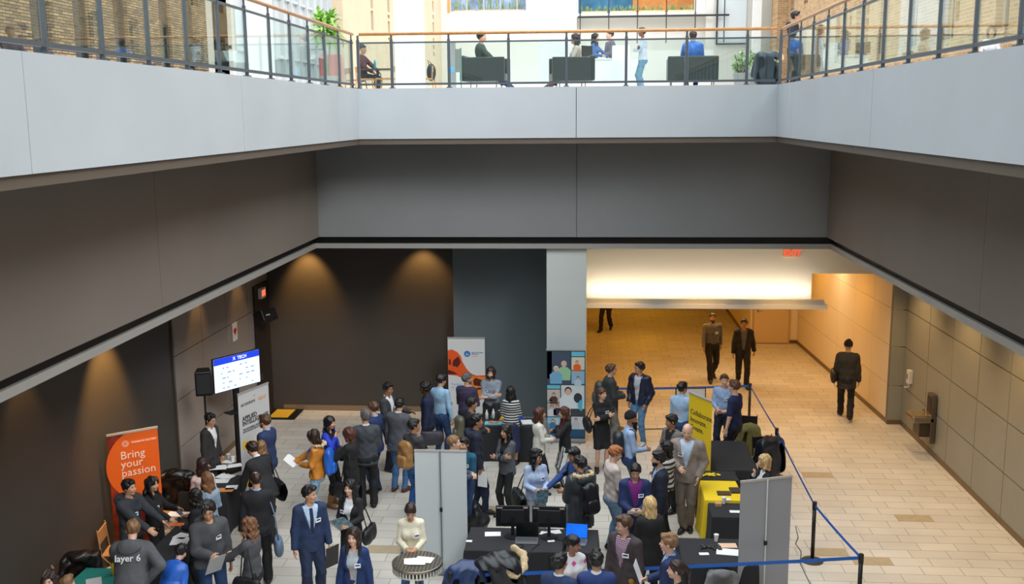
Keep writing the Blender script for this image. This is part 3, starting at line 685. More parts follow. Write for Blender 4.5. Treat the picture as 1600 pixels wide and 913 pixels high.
    def arm(F, side, e, t=1.0, k=.02, cuff=0):
        r0, r1, r2 = (.050, .040, .027) if not f else (.042, .034, .023)
        r0 *= gx; r1 *= gx
        sh, el, wr = p.sh[side], p.el[side], p.wr[side]
        F.ell(sh, (r0+.004+e*.65,)*3, .04)
        if t <= .5: F.rc(sh, sh+(el-sh)*t*2, r0+e, r0-.004+e, k); return
        F.rc(sh, el, r0+e, r1+e, k); F.rc(el, el+(wr-el)*(t*2-1), r1+e*.95, r1+(r2-r1)*(t*2-1)+e*.8+cuff, k)
    def leg(F, side, e, e2, k=.03, foot=True):
        hp, kn, an = p.hip[side], p.kn[side], p.an[side]; g = gx if not f else gx*1.02
        F.rc(hp, kn, .084*g+e, .053+e, k); F.rc(kn, an, .051+e, .034+e2, .02)
        F.ell(kn+(an-kn)*.32+V(0, -.014, 0), (.046+e, .05+e, .11), .04)
    def hips(F, e):
        F.rc(V(-.06, -.005, hz+.0), V(.06, -.005, hz+.0), .10*gx+e, .10*gx+e, .05, None, (1, .98, 1.0))
        F.ell(V(0, -.035, hz-.04), (.13*gx+e, .09+e, .10+e), .05)
    coarse = .015 if det else .02; fine = (.0068 if det == 2 else .008) if det else .012
    P_ = np.array([*p.wr.values(), *p.el.values(), *p.kn.values(), *p.an.values(), hc, V(0, 0, hz)])
    lo, hi = P_.min(0)-.24, P_.max(0)+.24; lo[2] = -.01; hi[2] = max(hc[2]+.16, max(w[2] for w in p.wr.values())+.22)
    # ---- body: one continuous surface
    fx = [(hc[i]-.12, hc[i]+.13) for i in range(3)]
    zn = [[], [], []]
    for sd in (1, -1):
        t = p.wr[sd]+p.hd[sd]*.09
        for i in range(3): zn[i].append((t[i]-.085, t[i]+.085))
    F = Fld(*[axis_pts(lo[i], hi[i], coarse, [fx[i]]+zn[i], fine) for i in range(3)])
    torso(F, 0); hips(F, 0)
    F.rc(neck0, neck1, .056 if not f else .047, .05 if not f else .042, .03)
    for sd in (1, -1):
        arm(F, sd, 0); leg(F, sd, -.004, 0)
        an = p.an[sd]; tilt = .0 if an[2] < .1 else -.05
        fo = nrm(V(sd*.25, 1, 0)); F.rc(an+V(0, -.02, -.035), an+fo*.12+V(0, 0, -.047+tilt), .026, .016, .03)
    def hp(x, y, z): return hc+HM @ V(x, y, z)
    F.ell(hp(0, -.012, .03), (.074, .094, .086), .02, HM); F.ell(hp(0, .02, -.028), (.060, .070, .078), .035, HM)
    F.ell(hp(0, .062, -.088), (.026, .022, .020), .03, HM)
    F.rc(hp(0, .086, .006), hp(0, .105, -.026), .007, .0125, .012); 
    for sd in (1, -1):
        F.ell(hp(sd*.076, -.004, -.006), (.010, .018, .030), .008, HM); F.ell(hp(sd*.032, .092, .008), (.014, .012, .010), .012, HM, 's')
        F.ell(hp(sd*.032, .072, -.03), (.022, .018, .02), .02, HM)
    F.ell(hp(0, .088, -.055), (.022, .010, .010), .01, HM)
    for sd in (1, -1):   # hands: palm, four fingers, thumb
        w, d = p.wr[sd], p.hd[sd]; th, curl = p.th[sd]; th = nrm(th-d*(th @ d)); pn = np.cross(d, th)*(-1 if sd > 0 else 1)
        hs = .92 if f else 1.0
        Mh = np.stack([th, d, pn], 1)
        F.ell(w+d*.045*hs, (.040*hs, .055*hs, .017), .012, Mh)
        for j, (of, ln) in enumerate(((.029, .072), (.010, .080), (-.009, .075), (-.027, .060))):
            b = w+d*.085*hs+th*of*hs; c1 = curl*.45+.06*j; d1 = nrm(d*math.cos(c1)+pn*math.sin(c1)+th*of*1.6); m1 = b+d1*ln*.5*hs; c2 = c1+curl*.85; d2 = nrm(d*math.cos(c2)+pn*math.sin(c2)+th*of*1.2)
            F.rc(b-d*.02, m1, .0100*hs, .0090*hs, .004); F.rc(m1, m1+d2*ln*.5*hs, .0088*hs, .0074*hs, .004)
        tb = w+d*.022*hs+th*.026; t1 = tb+nrm(th*.8+d*.75+pn*.25)*.036*hs; t2 = t1+nrm(th*.25+d*.9+pn*(.2+curl*.4))*.034*hs
        F.rc(tb, t1, .0135*hs, .0115*hs, .012); F.rc(t1, t2, .0112*hs, .009*hs, .004)
    sk = mat('skin_'+skin, SKIN[skin], .5, var=.05, vs=20)
    np_mesh('body', F.mesh(), sk, root, s)
    # ---- clothes
    def grid(lo, hi, c=None): return Fld(*[axis_pts(lo[i], hi[i], c or (.0135 if det else .02), [], .01) for i in range(3)])
    kind, tc = top[0], top[1]; tm = top[2] if len(top) > 2 else None
    e, hem, slv, opn = TOPK[kind]
    if kind in ('jacket', 'blazer', 'coat', 'fleece', 'cardigan', 'bomber', 'parka') and inner is None: inner = ('shirt', rgb(220, 222, 226))
    topc = np.array([*p.wr.values(), *p.el.values(), *p.sh.values(), TT((0, 0, 1.5)), TT((0, .2, hem-.05)), TT((0, -.2, hem-.05))]); tl, th_ = topc.min(0)-.16, topc.max(0)+.14
    fold = {'jacket': .004, 'parka': .009, 'bomber': .008, 'hoodie': .007, 'coat': .006, 'shirt': .0055}.get(kind, .005)
    def top_field(ee, hem_, slv_, c=None, neck=.070):
        F = grid(tl, th_, c); torso(F, ee); 
        if hem_ < .93 and not sit:
            hw = (.17 if f else .16)*gx+ee
            F.rc(TT((0, 0, 1.06)), TT((0, -.004, hem_-.02)), .135*gx+ee, hw+.006*(1 if kind != 'parka' else 3), .04, T, (1, .72, 1))
        elif sit: hips(F, ee)
        for sd in (1, -1): arm(F, sd, ee*.85, slv_, .02, .004)
        n = T @ V(0, 0, -1)
        zc = max(hem_, .88) if sit else hem_
        # neck opening
        F.ell(TT((0, .035, 1.515)), (neck, neck+.01, .065), .01, T, 's')
        F.noise(fold if kind != 'shirt' or ee > .01 else .004, 30, seed)
        # hem cut, but never through hands and forearms that hang below it
        X, Y, Z = F.pts((slice(None),)*3); cc = TT((0, 0, zc))
        pl_ = ((X-cc[0])*n[0]+(Y-cc[1])*n[1]+(Z-cc[2])*n[2]).astype(np.float32)
        A = Fld(F.x, F.y, F.z); A.d[:] = .3
        for sd in (1, -1): arm(A, sd, ee*.85, slv_, .02, .004)
        A.d += (F.d*0).astype(np.float32)
        F.d = np.minimum(np.maximum(F.d, pl_), A.d+.001)
        if slv_ >= 1:
            for sd in (1, -1): F.ell(p.wr[sd]+p.hd[sd]*.062, (.055,)*3, .004, None, 's')
        return F
    def front_wedge(F, z0, slope, w0=.0, zb=None, y0=.0):
        X, Y, Z = F.pts((slice(None),)*3); o = TT((0, 0, 0)); q = [(X-o[0])*T[0, i]+(Y-o[1])*T[1, i]+(Z-o[2])*T[2, i] for i in range(3)]
        return (w0+np.clip(q[2]-z0, 0, 1)*slope-np.abs(q[0])), q
    if inner is not None:
        F = top_field(.011, .93, .9 if slv > .9 else slv, neck=.062); np_mesh('shirt' if inner[0] != 'sweater' else 'sweater', F.mesh(), inner[2] if len(inner) > 2 else fabric(inner[1]), root, s)
        if tie:
            w_, q = front_wedge(F, 0, 0, .028); F.d -= .006; F.d = np.maximum(F.d, -w_); F.d = np.maximum(F.d, .02-q[1]); F.d = np.maximum(F.d, np.maximum(1.0-q[2], q[2]-1.45)).astype(np.float32)
            r_ = F.mesh()
            if r_: np_mesh('tie', r_, fabric(tie), root, s)
    F = top_field(e, hem, slv)
    tmat = tm or fabric(tc, {'sweater': 'knit', 'cardigan': 'knit', 'parka': 'shiny', 'bomber': 'shiny'}.get(kind, 'cloth'))
    if opn:
        z0 = {'jacket': 1.06, 'blazer': 1.08, 'coat': .95, 'fleece': .9, 'cardigan': .9, 'bomber': .95}[kind] if opn != .5 else 1.0
        slope = .26 if kind in ('jacket', 'blazer') else .12; w0 = .002 if kind in ('jacket', 'blazer') else .028
        w_, q = front_wedge(F, z0, slope, w0)
        cut = np.minimum(w_, q[1]-.02); F.d = np.maximum(F.d, np.where((q[2] < z0) & (kind in ('jacket', 'blazer')), -1, cut)).astype(np.float32)
    TF = F; PFm = F.mesh(); p.topobj = np_mesh({'tee': 't_shirt', 'rolled': 'shirt', 'blazer': 'blazer', 'bomber': 'jacket'}.get(kind, kind), PFm, tmat, root, s)
    if kind in ('jacket', 'blazer') and det:
        w2, q = front_wedge(F, z0, slope, w0+.001); G_ = Fld(F.x, F.y, F.z); G_.d = F.d-.006
        band = np.maximum(np.abs(w2+.022)-.020, .02-q[1]); band = np.maximum(band, np.maximum(z0+.03-q[2], q[2]-1.43)); G_.d = np.maximum(G_.d, band).astype(np.float32)
        r_ = G_.mesh()
        if r_: np_mesh('lapel', r_, tmat, root, s)
    if kind in ('shirt', 'rolled', 'jacket', 'fleece', 'bomber', 'blazer') and det:   # collar
        F = Fld(*[axis_pts(c_-.13, c_+.13, .009, [], .01) for c_ in TT((0, .01, 1.48))])
        F.rc(TT((0, -.008, 1.445)), TT((0, .004, 1.50)), .078 if not f else .066, .068 if not f else .058, .001, T, (1, .95, 1))
        F.rc(TT((0, -.0, 1.35)), TT((0, .01, 1.60)), .064 if not f else .053, .058 if not f else .05, .001, T, (1, .95, 1), 's')
        F.half(TT((0, .03, 1.505)), T @ V(0, .35, 1)); F.half(TT((0, 0, 1.43)), T @ V(0, 0, -1))
        w_, q = front_wedge(F, 1.40, .35, .01); F.d = np.maximum(F.d, np.minimum(w_, q[1]-.0)).astype(np.float32)
        r_ = F.mesh()
        if r_: np_mesh('collar', r_, (fabric(inner[1]) if inner is not None and kind in ('jacket', 'blazer') and len(inner) < 3 else tmat), root, s)
    if kind in ('hoodie', 'parka') or 'hood' in extras:
        F = Fld(*[axis_pts(c_-.22, c_+.22, .012, [], .01) for c_ in TT((0, -.06, 1.45))])
        F.ell(TT((0, -.115, 1.43)), (.15, .085, .10), .02, T @ rotx(R(25))); F.rc(TT((-.08, .05, 1.455)), TT((-.11, -.05, 1.46)), .026, .035, .03); F.rc(TT((.08, .05, 1.455)), TT((.11, -.05, 1.46)), .026, .035, .03)
        F.ell(TT((0, .0, 1.52)), (.072, .085, .075), .02, T, 's'); F.noise(.005, 34, seed)
        np_mesh('hood', F.mesh(), tmat, root, s)
    if 'fur' in extras:
        F = Fld(*[axis_pts(c_-.24, c_+.24, .011, [], .01) for c_ in TT((0, -.06, 1.45))])
        pt = [TT(q) for q in ((.10, .03, 1.49), (.15, -.05, 1.50), (.12, -.13, 1.50), (0, -.165, 1.50), (-.12, -.13, 1.50), (-.15, -.05, 1.50), (-.10, .03, 1.49))]
        for i in range(6): F.rc(pt[i], pt[i+1], .028, .028, .01)
        F.noise(.010, 90, seed); np_mesh('fur_trim', F.mesh(), mat('cream_fur', rgb(214, 188, 148), .95, var=.25, vs=60, bump=.8, bs=140), root, s)
    # trousers or skirt
    bk, bc = bottom[0], bottom[1]; bm = bottom[2] if len(bottom) > 2 else fabric(bc, 'denim' if bk == 'jeans' else 'cloth')
    kk = np.array([*p.kn.values(), *p.an.values(), V(0, 0, hz)]); bl, bh = kk.min(0)-.2, kk.max(0)+.2; bl[2] = .0; bh[2] = hz+.16
    F = grid(bl, bh)
    if bk in ('trousers', 'jeans', 'leggings'):
        ee = {'trousers': (.018, .034), 'jeans': (.012, .022), 'leggings': (.004, .006)}[bk]
        if f and bk == 'trousers': ee = (.012, .02)
        hips(F, ee[0]); F.rc(V(0, 0, hz), TT((0, 0, 1.02)), .13*gx+ee[0], .12*gx+ee[0], .03, None, (1, .72, 1))
        for sd in (1, -1): leg(F, sd, ee[0], ee[1])
        F.noise(.005, 32, seed+3)
        c_ = TT((0, 0, 1.03)); nn_ = T @ V(0, 0, 1)
        X, Y, Z = F.pts((slice(None),)*3)
        F.d = np.maximum(F.d, ((X-c_[0])*nn_[0]+(Y-c_[1])*nn_[1]+(Z-c_[2])*nn_[2]).astype(np.float32))
        if legs in LEGS and not sit: F.half((0, 0, .045), (0, 0, -1))
        else:
            for sd in (1, -1): F.ell(p.an[sd]+V(0, .02, -.07), (.075,)*3, .004, None, 's')
        np_mesh('jeans' if bk == 'jeans' else ('leggings' if bk == 'leggings' else 'trousers'), F.mesh(), bm, root, s)
    else:
        L = {'skirt': .50, 'longskirt': .32}[bk]
        hips(F, .014); F.rc(TT((0, 0, 1.02)), V(0, 0, hz-.1), .13*gx, .155*gx, .04, None, (1, .76, 1)); 
        for sd in (1, -1): F.rc(p.hip[sd], p.kn[sd]+V(0, 0, -.1), .096*gx, .088, .05)
        F.rc(V(0, 0, hz-.08), V(0, .01, L-.1), .165*gx, .17*gx if L > .4 else .20, .05, None, (1, .78, 1))
        F.noise(.004, 28, seed+3); F.half((0, 0, L), (0, 0, -1)); F.half(TT((0, 0, 1.03)), (0, 0, 1))
        np_mesh('skirt', F.mesh(), bm, root, s)
    # shoes
    boots = 'boots' in extras
    for sd in (1, -1):
        an = p.an[sd]; out = V(sd*.25, 1, 0); out = nrm(out)
        lift = max(0, an[2]-.085); dn = V(0, 0, -.9*lift) if legs.startswith('walk') else V(0, 0, .0)
        b = an-V(0, 0, .08)
        F = Fld(axis_pts(b[0]-.14, b[0]+.14, .0105, [], .01), axis_pts(b[1]-.14, b[1]+.28, .0105, [], .01), axis_pts(b[2]-.02-(lift), b[2]+.30, .0105, [], .01))
        F.rc(b+V(0, -.045, .045), b+out*.09+V(0, 0, .042), .040, .044, .03, None, (1, 1, 1)); F.rc(b+out*.09+V(0, 0, .036)+dn*.5, b+out*.175+V(0, 0, .026)+dn, .044, .030, .03)
        sh_ = nrm(p.kn[sd]-an); F.rc(b+V(0, -.012, .05), an+sh_*(.0 if not boots else .10)+V(0, -.006, .01), .046, .045 if not boots else .052, .02)
        if boots: F.rc(an+sh_*.08, an+sh_*.17+V(0, -.006, 0), .052, .060, .02)
        if lift < .02: F.half((0, 0, b[2]), (0, 0, -1))
        c = shoes
        np_mesh('boot' if boots else 'shoe', F.mesh(), mat('shoe_leather', c, .45, bump=.1), root, s)
    # ---- hair / hats
    F = Fld(*[axis_pts(hc[i]-(.24 if i < 2 else .55), hc[i]+(.24 if i < 2 else .16), .0095 if det else .013, [], .01) for i in range(3)])
    st, hcol = hair; T2 = T
    def cap(g, k=.01): F.ell(hp(0, -.014, .034), (.076+g, .098+g, .088+g), k, HM)
    def face_cut(zf_=.066, m=1.25, back=-.065, side=0.0):
        X, Y, Z = F.pts((slice(None),)*3); q = [(X-hc[0])*HM[0, i]+(Y-hc[1])*HM[1, i]+(Z-hc[2])*HM[2, i] for i in range(3)]
        line = np.where(q[1] > -.01+side, back+.012+np.clip(q[1]+.01-side, 0, 1)*m, back)
        line = np.minimum(line, zf_); F.d = np.maximum(F.d, (line-q[2])*.8).astype(np.float32)
    nz = (.004, 70)
    if st == 'short': cap(.013); F.ell(hp(0, .055, .094), (.055, .045, .026), .02, HM); face_cut(); nz = (.006, 75)
    elif st == 'buzz': cap(.006); face_cut(.07, 1.3, -.055)
    elif st == 'balding': cap(.010); face_cut(.05, 1.0, -.06); F.ell(hp(0, .01, .115), (.055, .085, .055), .01, HM, 's')
    elif st == 'bald': F = None
    elif st == 'quiff': cap(.014); F.ell(hp(0, .05, .104), (.055, .055, .035), .02, HM); face_cut(.062, 1.3, -.05); nz = (.006, 60)
    elif st == 'curlyshort': cap(.022); face_cut(.066, 1.2, -.06); nz = (.011, 95)
    elif st in ('long', 'wavy', 'ombre', 'xlong'):
        cap(.017); face_cut(.064, 1.15, -.2)
        L = {'long': .30, 'wavy': .27, 'ombre': .36, 'xlong': .38}[st]; dn = HM @ V(0, 0, 0)+nrm(V(0, -.18, -1))
        a0 = hp(0, -.055, .0); a1 = a0+T @ V(0, -.02, -.12); a2 = a1+T @ V(0, -.015, -(L-.12))
        F.rc(a0, a1, .082, .078, .03, HM, (1, .62, 1)); F.rc(a1, a2, .078, .066, .03, T, (1.15, .5, 1))
        for sd in (1, -1):
            b0 = hp(sd*.070, .0, .02); b1 = hp(sd*.078, .01, -.09); b2 = b1+T @ V(sd*.012, .03, -(L-.16))
            F.rc(b0, b1, .024, .030, .02); F.rc(b1, b2, .030, .022, .02)
        F.ell(hp(0, .085, -.02), (.054, .055, .085), .01, HM, 's'); nz = (.006, 55) if st != 'wavy' else (.013, 60)
    elif st == 'bob':
        cap(.022); face_cut(.064, 1.15, -.2)
        for sd in (1, -1): F.rc(hp(sd*.066, -.01, .02), hp(sd*.072, .0, -.10), .034, .032, .03)
        F.rc(hp(0, -.06, .02), hp(0, -.07, -.11), .085, .072, .03, HM, (1, .6, 1)); F.ell(hp(0, .085, -.02), (.054, .055, .09), .01, HM, 's'); nz = (.008, 65)
    elif st in ('pony', 'bun'):
        cap(.011); face_cut(.066, 1.2, -.07)
        if st == 'pony':
            a0 = hp(0, -.105, .05); a1 = a0+T @ V(.01, -.045, -.06); F.rc(a0, a1, .024, .034, .02); F.rc(a1, a1+T @ V(.02, .0, -.2), .034, .020, .02)
        else: F.ell(hp(0, -.12, .03), (.042, .035, .04), .01, HM)
    if F is not None and not hat:
        F.noise(nz[0], nz[1], seed+5); r_ = F.mesh()
        hm = mat('hair_'+hcol, HAIR[hcol], .42, var=.35, vs=40, bump=.6, bs=90, stretch=(1, 1, .25))
        if r_: np_mesh('hair', r_, hm, root, s)
    if hat:
        F = Fld(*[axis_pts(hc[i]-.18, hc[i]+.20, .0095, [], .01) for i in range(3)])
        F.ell(hp(0, -.016, .045), (.092, .112, .10), .01, HM)
        if hat[0] == 'beanie': F.ell(hp(0, -.03, .11), (.05, .06, .05), .03, HM)
        X, Y, Z = F.pts((slice(None),)*3); q = [(X-hc[0])*HM[0, i]+(Y-hc[1])*HM[1, i]+(Z-hc[2])*HM[2, i] for i in range(3)]
        F.d = np.maximum(F.d, (.028+q[1]*.25-q[2])).astype(np.float32); F.noise(.003, 60, seed)
        np_mesh('beanie', F.mesh(), fabric(hat[1], 'knit'), root, s)
    if 'beard' in extras or 'longbeard' in extras:
        F = Fld(*[axis_pts(hc[i]-.16 if i < 2 else hc[i]-.34, hc[i]+.16, .009, [], .01) for i in range(3)])
        F.ell(hp(0, .022, -.04), (.066, .075, .078), .02, HM); F.ell(hp(0, .065, -.095), (.034, .028, .03), .02, HM)
        if 'longbeard' in extras: F.rc(hp(0, .06, -.09), hp(0, .075, -.25), .045, .022, .03)
        F.half(hp(0, .0, -.042), HM @ V(0, .15, 1)); F.half(hp(0, .0, 0), HM @ V(0, -1, 0)); F.noise(.004, 80, seed)
        r_ = F.mesh()
        if r_: np_mesh('beard', r_, mat('hair_'+hcol, HAIR[hcol], .42, var=.35, vs=40, bump=.6, bs=90, stretch=(1, 1, .25)), root, s)
    # ---- face details
    HM4 = Matrix(HM.tolist())
    if det:
        W_, K_ = mat('eye_white', rgb(170, 160, 154), .4), mat('iris_dark', rgb(28, 20, 16), .3)
        for sd in (1, -1):
            mb = MB()
            c = hp(sd*.032, .081, .006)*s; mb.ball(c, (.0125*s, .009*s, .005*s), 8, W_, HM4); c = hp(sd*.032, .0885, .006)*s; mb.ball(c, (.0062*s, .003*s, .0052*s), 8, K_, HM4)
            mb.build('eye', None, root, smooth=True)
        bc_ = HAIR[hcol if hcol not in ('ombre', 'grey') else 'brown']
        for sd in (1, -1):
            mb = MB(); mb.tube([hp(sd*.018, .093, .023)*s, hp(sd*.034, .092, .028)*s, hp(sd*.048, .082, .024)*s], [.0028*s, .0035*s, .0022*s], 6)
            mb.build('eyebrow', mat('brow_hair', bc_, .7), root)
        mb = MB(); mb.ball(hp(0, .0955, -.056)*s, (.022*s, .0055*s, .0065*s), 8, None, HM4); mb.build('lips', mat('lips_'+skin, tuple(c*q for c, q in zip(SKIN[skin], (.85, .55, .55))), .4), root, smooth=True)
    if 'glasses' in extras:
        mb = MB()
        for sd in (1, -1):
            pts = [hp(sd*.034+.021*math.cos(t*pi/6), .104, .006+.016*math.sin(t*pi/6))*s for t in range(13)]; mb.tube(pts, .0018*s, 5)
            mb.tube([hp(sd*.055, .103, .012)*s, hp(sd*.078, .03, .014)*s, hp(sd*.078, -.01, .01)*s], .0018*s, 5)
        mb.tube([hp(-.013, .104, .01)*s, hp(.013, .104, .01)*s], .0018*s, 5); mb.build('glasses', mat('glasses_frame', rgb(30, 26, 24), .3), root)
    if 'badge' in extras or 'badgel' in extras:
        x = .085 if 'badge' in extras else -.085
        Mt = Matrix([[*T[0], 0], [*T[1], 0], [*T[2], 0], [0, 0, 0, 1]])
        sx = TF; yy = .14
        # find the chest surface
        for y in np.arange(.22, .05, -.004):
            q = TT((x, y, 1.27)); ii = [int(np.clip(np.searchsorted(a_, v), 0, len(a_)-1)) for a_, v in zip((sx.x, sx.y, sx.z), q)]
            if sx.d[ii[0], ii[1], ii[2]] < 0: yy = y; break
        q = TT((x, yy+.012, 1.27)); Mx = Matrix.Scale(s, 4) @ Matrix.Translation(q) @ Mt @ Matrix.Rotation(-.35*(1 if x > 0 else -1), 4, 'Z')
        W_ = mat('badge_card', rgb(240, 240, 240), .5); B_ = mat('badge_print', rgb(40, 70, 120), .5)
        mb = MB(); mb.box(-.042, .042, -.006, .004, -.028, .028, W_, Mx); mb.box(-.030, .030, .0035, .0055, -.004, .018, B_, Mx); mb.build('name_badge', None, root)
    if 'lanyard' in extras:
        F = top_field(e+.006, 1.0, .3); w_, q = front_wedge(F, 1.05, .17, .0); F.d = np.maximum(F.d, np.abs(w_)-.010); F.d = np.maximum(F.d, np.maximum(.02-q[1], np.maximum(1.06-q[2], q[2]-1.46))).astype(np.float32)
        r_ = F.mesh()
        if r_: np_mesh('lanyard', r_, fabric(rgb(50, 90, 170)), root, s)
    for ex in extras:
        if isinstance(ex, tuple) and ex[0] == 'legwear': pass
    p.top_field, p.front_wedge, p.seed, p.e, p.f, p.gx = top_field, front_wedge, seed, e, f, gx
    return p
def world_M(p):
    T = p.T; c = p.TT((0, 0, 1.2)); M = Matrix([[*T[0], c[0]*p.s], [*T[1], c[1]*p.s], [*T[2], c[2]*p.s], [0, 0, 0, 1]])
    return p.root.matrix_local_ @ M if hasattr(p.root, 'matrix_local_') else Matrix.Translation(p.root.location) @ Matrix.Rotation(p.root.rotation_euler.z, 4, 'Z') @ M
def backpack(p, col, label, one=0, size=1.0, pocket=None, two=True):
    """worn on the back, its own thing; built in the wearer's frame"""
    b = empty('backpack', p.root.location, p.root.rotation_euler.z, label, 'backpack'); s = p.s
    m = fabric(col, 'shiny')
    F = Fld(*[axis_pts(c-.30, c+.30, .013, [], .01) for c in p.TT((0, -.16, 1.20))])
    y = -.20-p.e
    [F.rc(p.TT((x_*size, y, 1.02)), p.TT((x_*.85*size, y+.015, 1.32)), .095*size, .085*size, .05, p.T, (1, .95, 1)) for x_ in (-.065, 0, .065)]; F.noise(.007, 26, p.seed); np_mesh('pack_body', F.mesh(), m, b, s)
    F = Fld(*[axis_pts(c-.2, c+.2, .013, [], .01) for c in p.TT((0, -.28, 1.12))])
    [F.rc(p.TT((x_*size, y-.085*size, 1.02)), p.TT((x_*size, y-.085*size, 1.12)), .062*size, .058*size, .04, p.T, (1, .6, 1)) for x_ in (-.05, .05)]; np_mesh('front_pocket', F.mesh(), fabric(pocket or tuple(min(1, c*1.25) for c in col), 'shiny'), b, s)
    for sd in ((1, -1) if two else (1,)):
        F = p.top_field(p.e+.012, .9, .3); w_, q = p.front_wedge(F, 0, 0, 0)
        F.d = np.maximum(F.d, np.abs(q[0]-sd*.115*(.85 if p.f else 1))-.022); F.d = np.maximum(F.d, np.maximum(1.06-q[2], -q[1]-.03)).astype(np.float32)
        r_ = F.mesh()
        if r_: np_mesh('strap', r_, m, b, s)
    return b
def held_sheet(p, side, w, h, m, label, name='paper_sheet', cat='paper', off=(0, .06, .02), tilt=(60, 0, 0), th=.004, n=1, group=None):
    """sheet, folder or magazine between the hands"""
    q = p.wr[side]+p.hd[side]*.09 if side else (p.wr[1]+p.wr[-1])/2+(p.hd[1]+p.hd[-1])*.045
    c = p.world(q+np.array(off)/1.0); o = MB()
    o.box(-w/2, w/2, -h/2, h/2, -th/2, th/2, m)
    if n > 1: o.box(-w/2+.02, w/2+.03, -h/2-.01, h/2-.02, th/2, th/2+.003, M_PAPER)
    ob = o.build(name, None, loc=c); ob.rotation_euler = (R(tilt[0]), R(tilt[1]), p.root.rotation_euler.z+R(tilt[2])); tag(ob, label, cat, group); return ob
def shoulder_bag(p, side, col, label, z=.85, y=-.08, x=.27, w=.30, h=.26, strap=True, name='handbag', cat='bag'):
    b = empty(name, p.root.location, p.root.rotation_euler.z, label, cat); s = p.s; c = V(side*x, y, z); m = mat('bag_leather', col, .5, bump=.2)
    F = Fld(*[axis_pts(c[i]-.25, c[i]+.25, .013, [], .01) for i in range(3)])
    F.rc(c+V(0, -w/2+.05, 0), c+V(0, w/2-.05, 0), .6*h, .6*h, .02, None, (.45, .9, 1)); F.half(c+V(0, 0, h*.45), (0, 0, 1)); F.noise(.004, 26, p.seed); np_mesh('bag_body', F.mesh(), m, b, s)
    if strap:
        sh = p.sh[side]+V(-side*.03, 0, .05+p.e); mb = MB(); mb.tube([(c+V(0, -w*.35, h*.4))*s, (c*.4+sh*.6+V(side*.04, -.07, 0))*s, sh*s, (c*.4+sh*.6+V(side*.04, .06, 0))*s, (c+V(0, w*.35, h*.4))*s], .010*s, 6); mb.build('strap', m, b, smooth=True)
    return b
# ================================================================ LOWER HALL: FURNITURE AND PROPS
def table(x0, x1, y0, y1, label, cloth_label, col=None, h=.74, rz=0, drop=None, group=None):
    cx, cy = (x0+x1)/2, (y0+y1)/2; a, b = (x1-x0)/2, (y1-y0)/2
    t = empty('folding_table', (cx, cy, 0), rz, label, 'table', group)
    MB().box(-a+.01, a-.01, -b+.01, b-.01, h-.04, h-.008).build('tabletop', mat('table_laminate', rgb(170, 160, 146), .5), t)
    for sx in (-1, 1):
        for sy in (-1, 1): MB().tube([(sx*(a-.12), sy*(b-.1), 0), (sx*(a-.12), sy*(b-.1), h-.04)], .016, 8).build('leg', M_POST, t)
    # cloth: top sheet and a hanging skirt with soft folds
    n = 26; per = []
    def side(p, q, k): return [(p[0]+(q[0]-p[0])*i/k, p[1]+(q[1]-p[1])*i/k) for i in range(k)]
    kx, ky = max(6, int(a*22)), max(6, int(b*22))
    per = side((-a, -b), (a, -b), kx)+side((a, -b), (a, b), ky)+side((a, b), (-a, b), kx)+side((-a, b), (-a, -b), ky)
    N = len(per); rnd = random.Random(int(cx*100)); ph = [rnd.uniform(0, 6) for _ in range(3)]
    low = .02 if drop is None else h-drop
    vs = []; rows = [(h+.004, .0), (h-.004, .010), (h-.05, .016), (h-.25, .03), (h-.5, .045), (low, .06)]
    rows = [r_ for r_ in rows if r_[0] >= low-1e-6]
    if rows[-1][0] > low: rows.append((low, .05))
    for z, o in rows:
        for i, (x, y) in enumerate(per):
            L = math.hypot(x, y) or 1; nx = x/a if abs(abs(x)-a) < 1e-6 else 0; ny = y/b if abs(abs(y)-b) < 1e-6 else 0
            wv = (math.sin(i*1.1+ph[0])+.6*math.sin(i*.53+ph[1]))*.35*o
            vs.append((x+nx*(o+wv), y+ny*(o+wv), z))
    fs = [tuple(range(N))]
    for r_ in range(len(rows)-1): fs += [(r_*N+(i+1) % N, r_*N+i, (r_+1)*N+i, (r_+1)*N+(i+1) % N) for i in range(N)]
    mb = MB(); mb.add(vs, fs); m = M_CLOTH if col is None else mat('tablecloth_'+col[0], col[1], .8, bump=.1, bs=200)
    c = mb.build('tablecloth', m, loc=(cx, cy, 0), rz=rz)
    sd = c.modifiers.new('thickness', 'SOLIDIFY'); sd.thickness = .004; sd.offset = 1
    tag(c, cloth_label, 'tablecloth'); return t
def sheet(px, py, w, h, rz, label, m=None, z=.748, name='paper_sheet', cat='paper', group='papers lying on the tables', th=.004, pos=None):
    p = at(px, py, z) if pos is None else Vector((pos[0], pos[1], z))
    o = MB().box(-w/2, w/2, -h/2, h/2, 0, th).build(name, m or M_PAPER, loc=(p.x, p.y, z), rz=rz); return tag(o, label, cat, group)
def cup(px, py, label, z=.748, col=(238, 238, 236), group=None, h=.10, r=.036):
    p = at(px, py, z); o = empty('paper_cup', (p.x, p.y, z), 0, label, 'cup', group)
    MB().lathe([(r*.72, 0), (r*.74, .004), (r, h), (r*.93, h), (r*.68, .01)], n=18).build('cup_body', mat('cup_white', rgb(*col), .5), o, smooth=False)
    MB().lathe([(r*1.05, h-.004), (r*1.05, h+.006), (r*.9, h+.010)], n=18).build('lid', mat('cup_lid', rgb(225, 225, 222), .4), o)
    return o
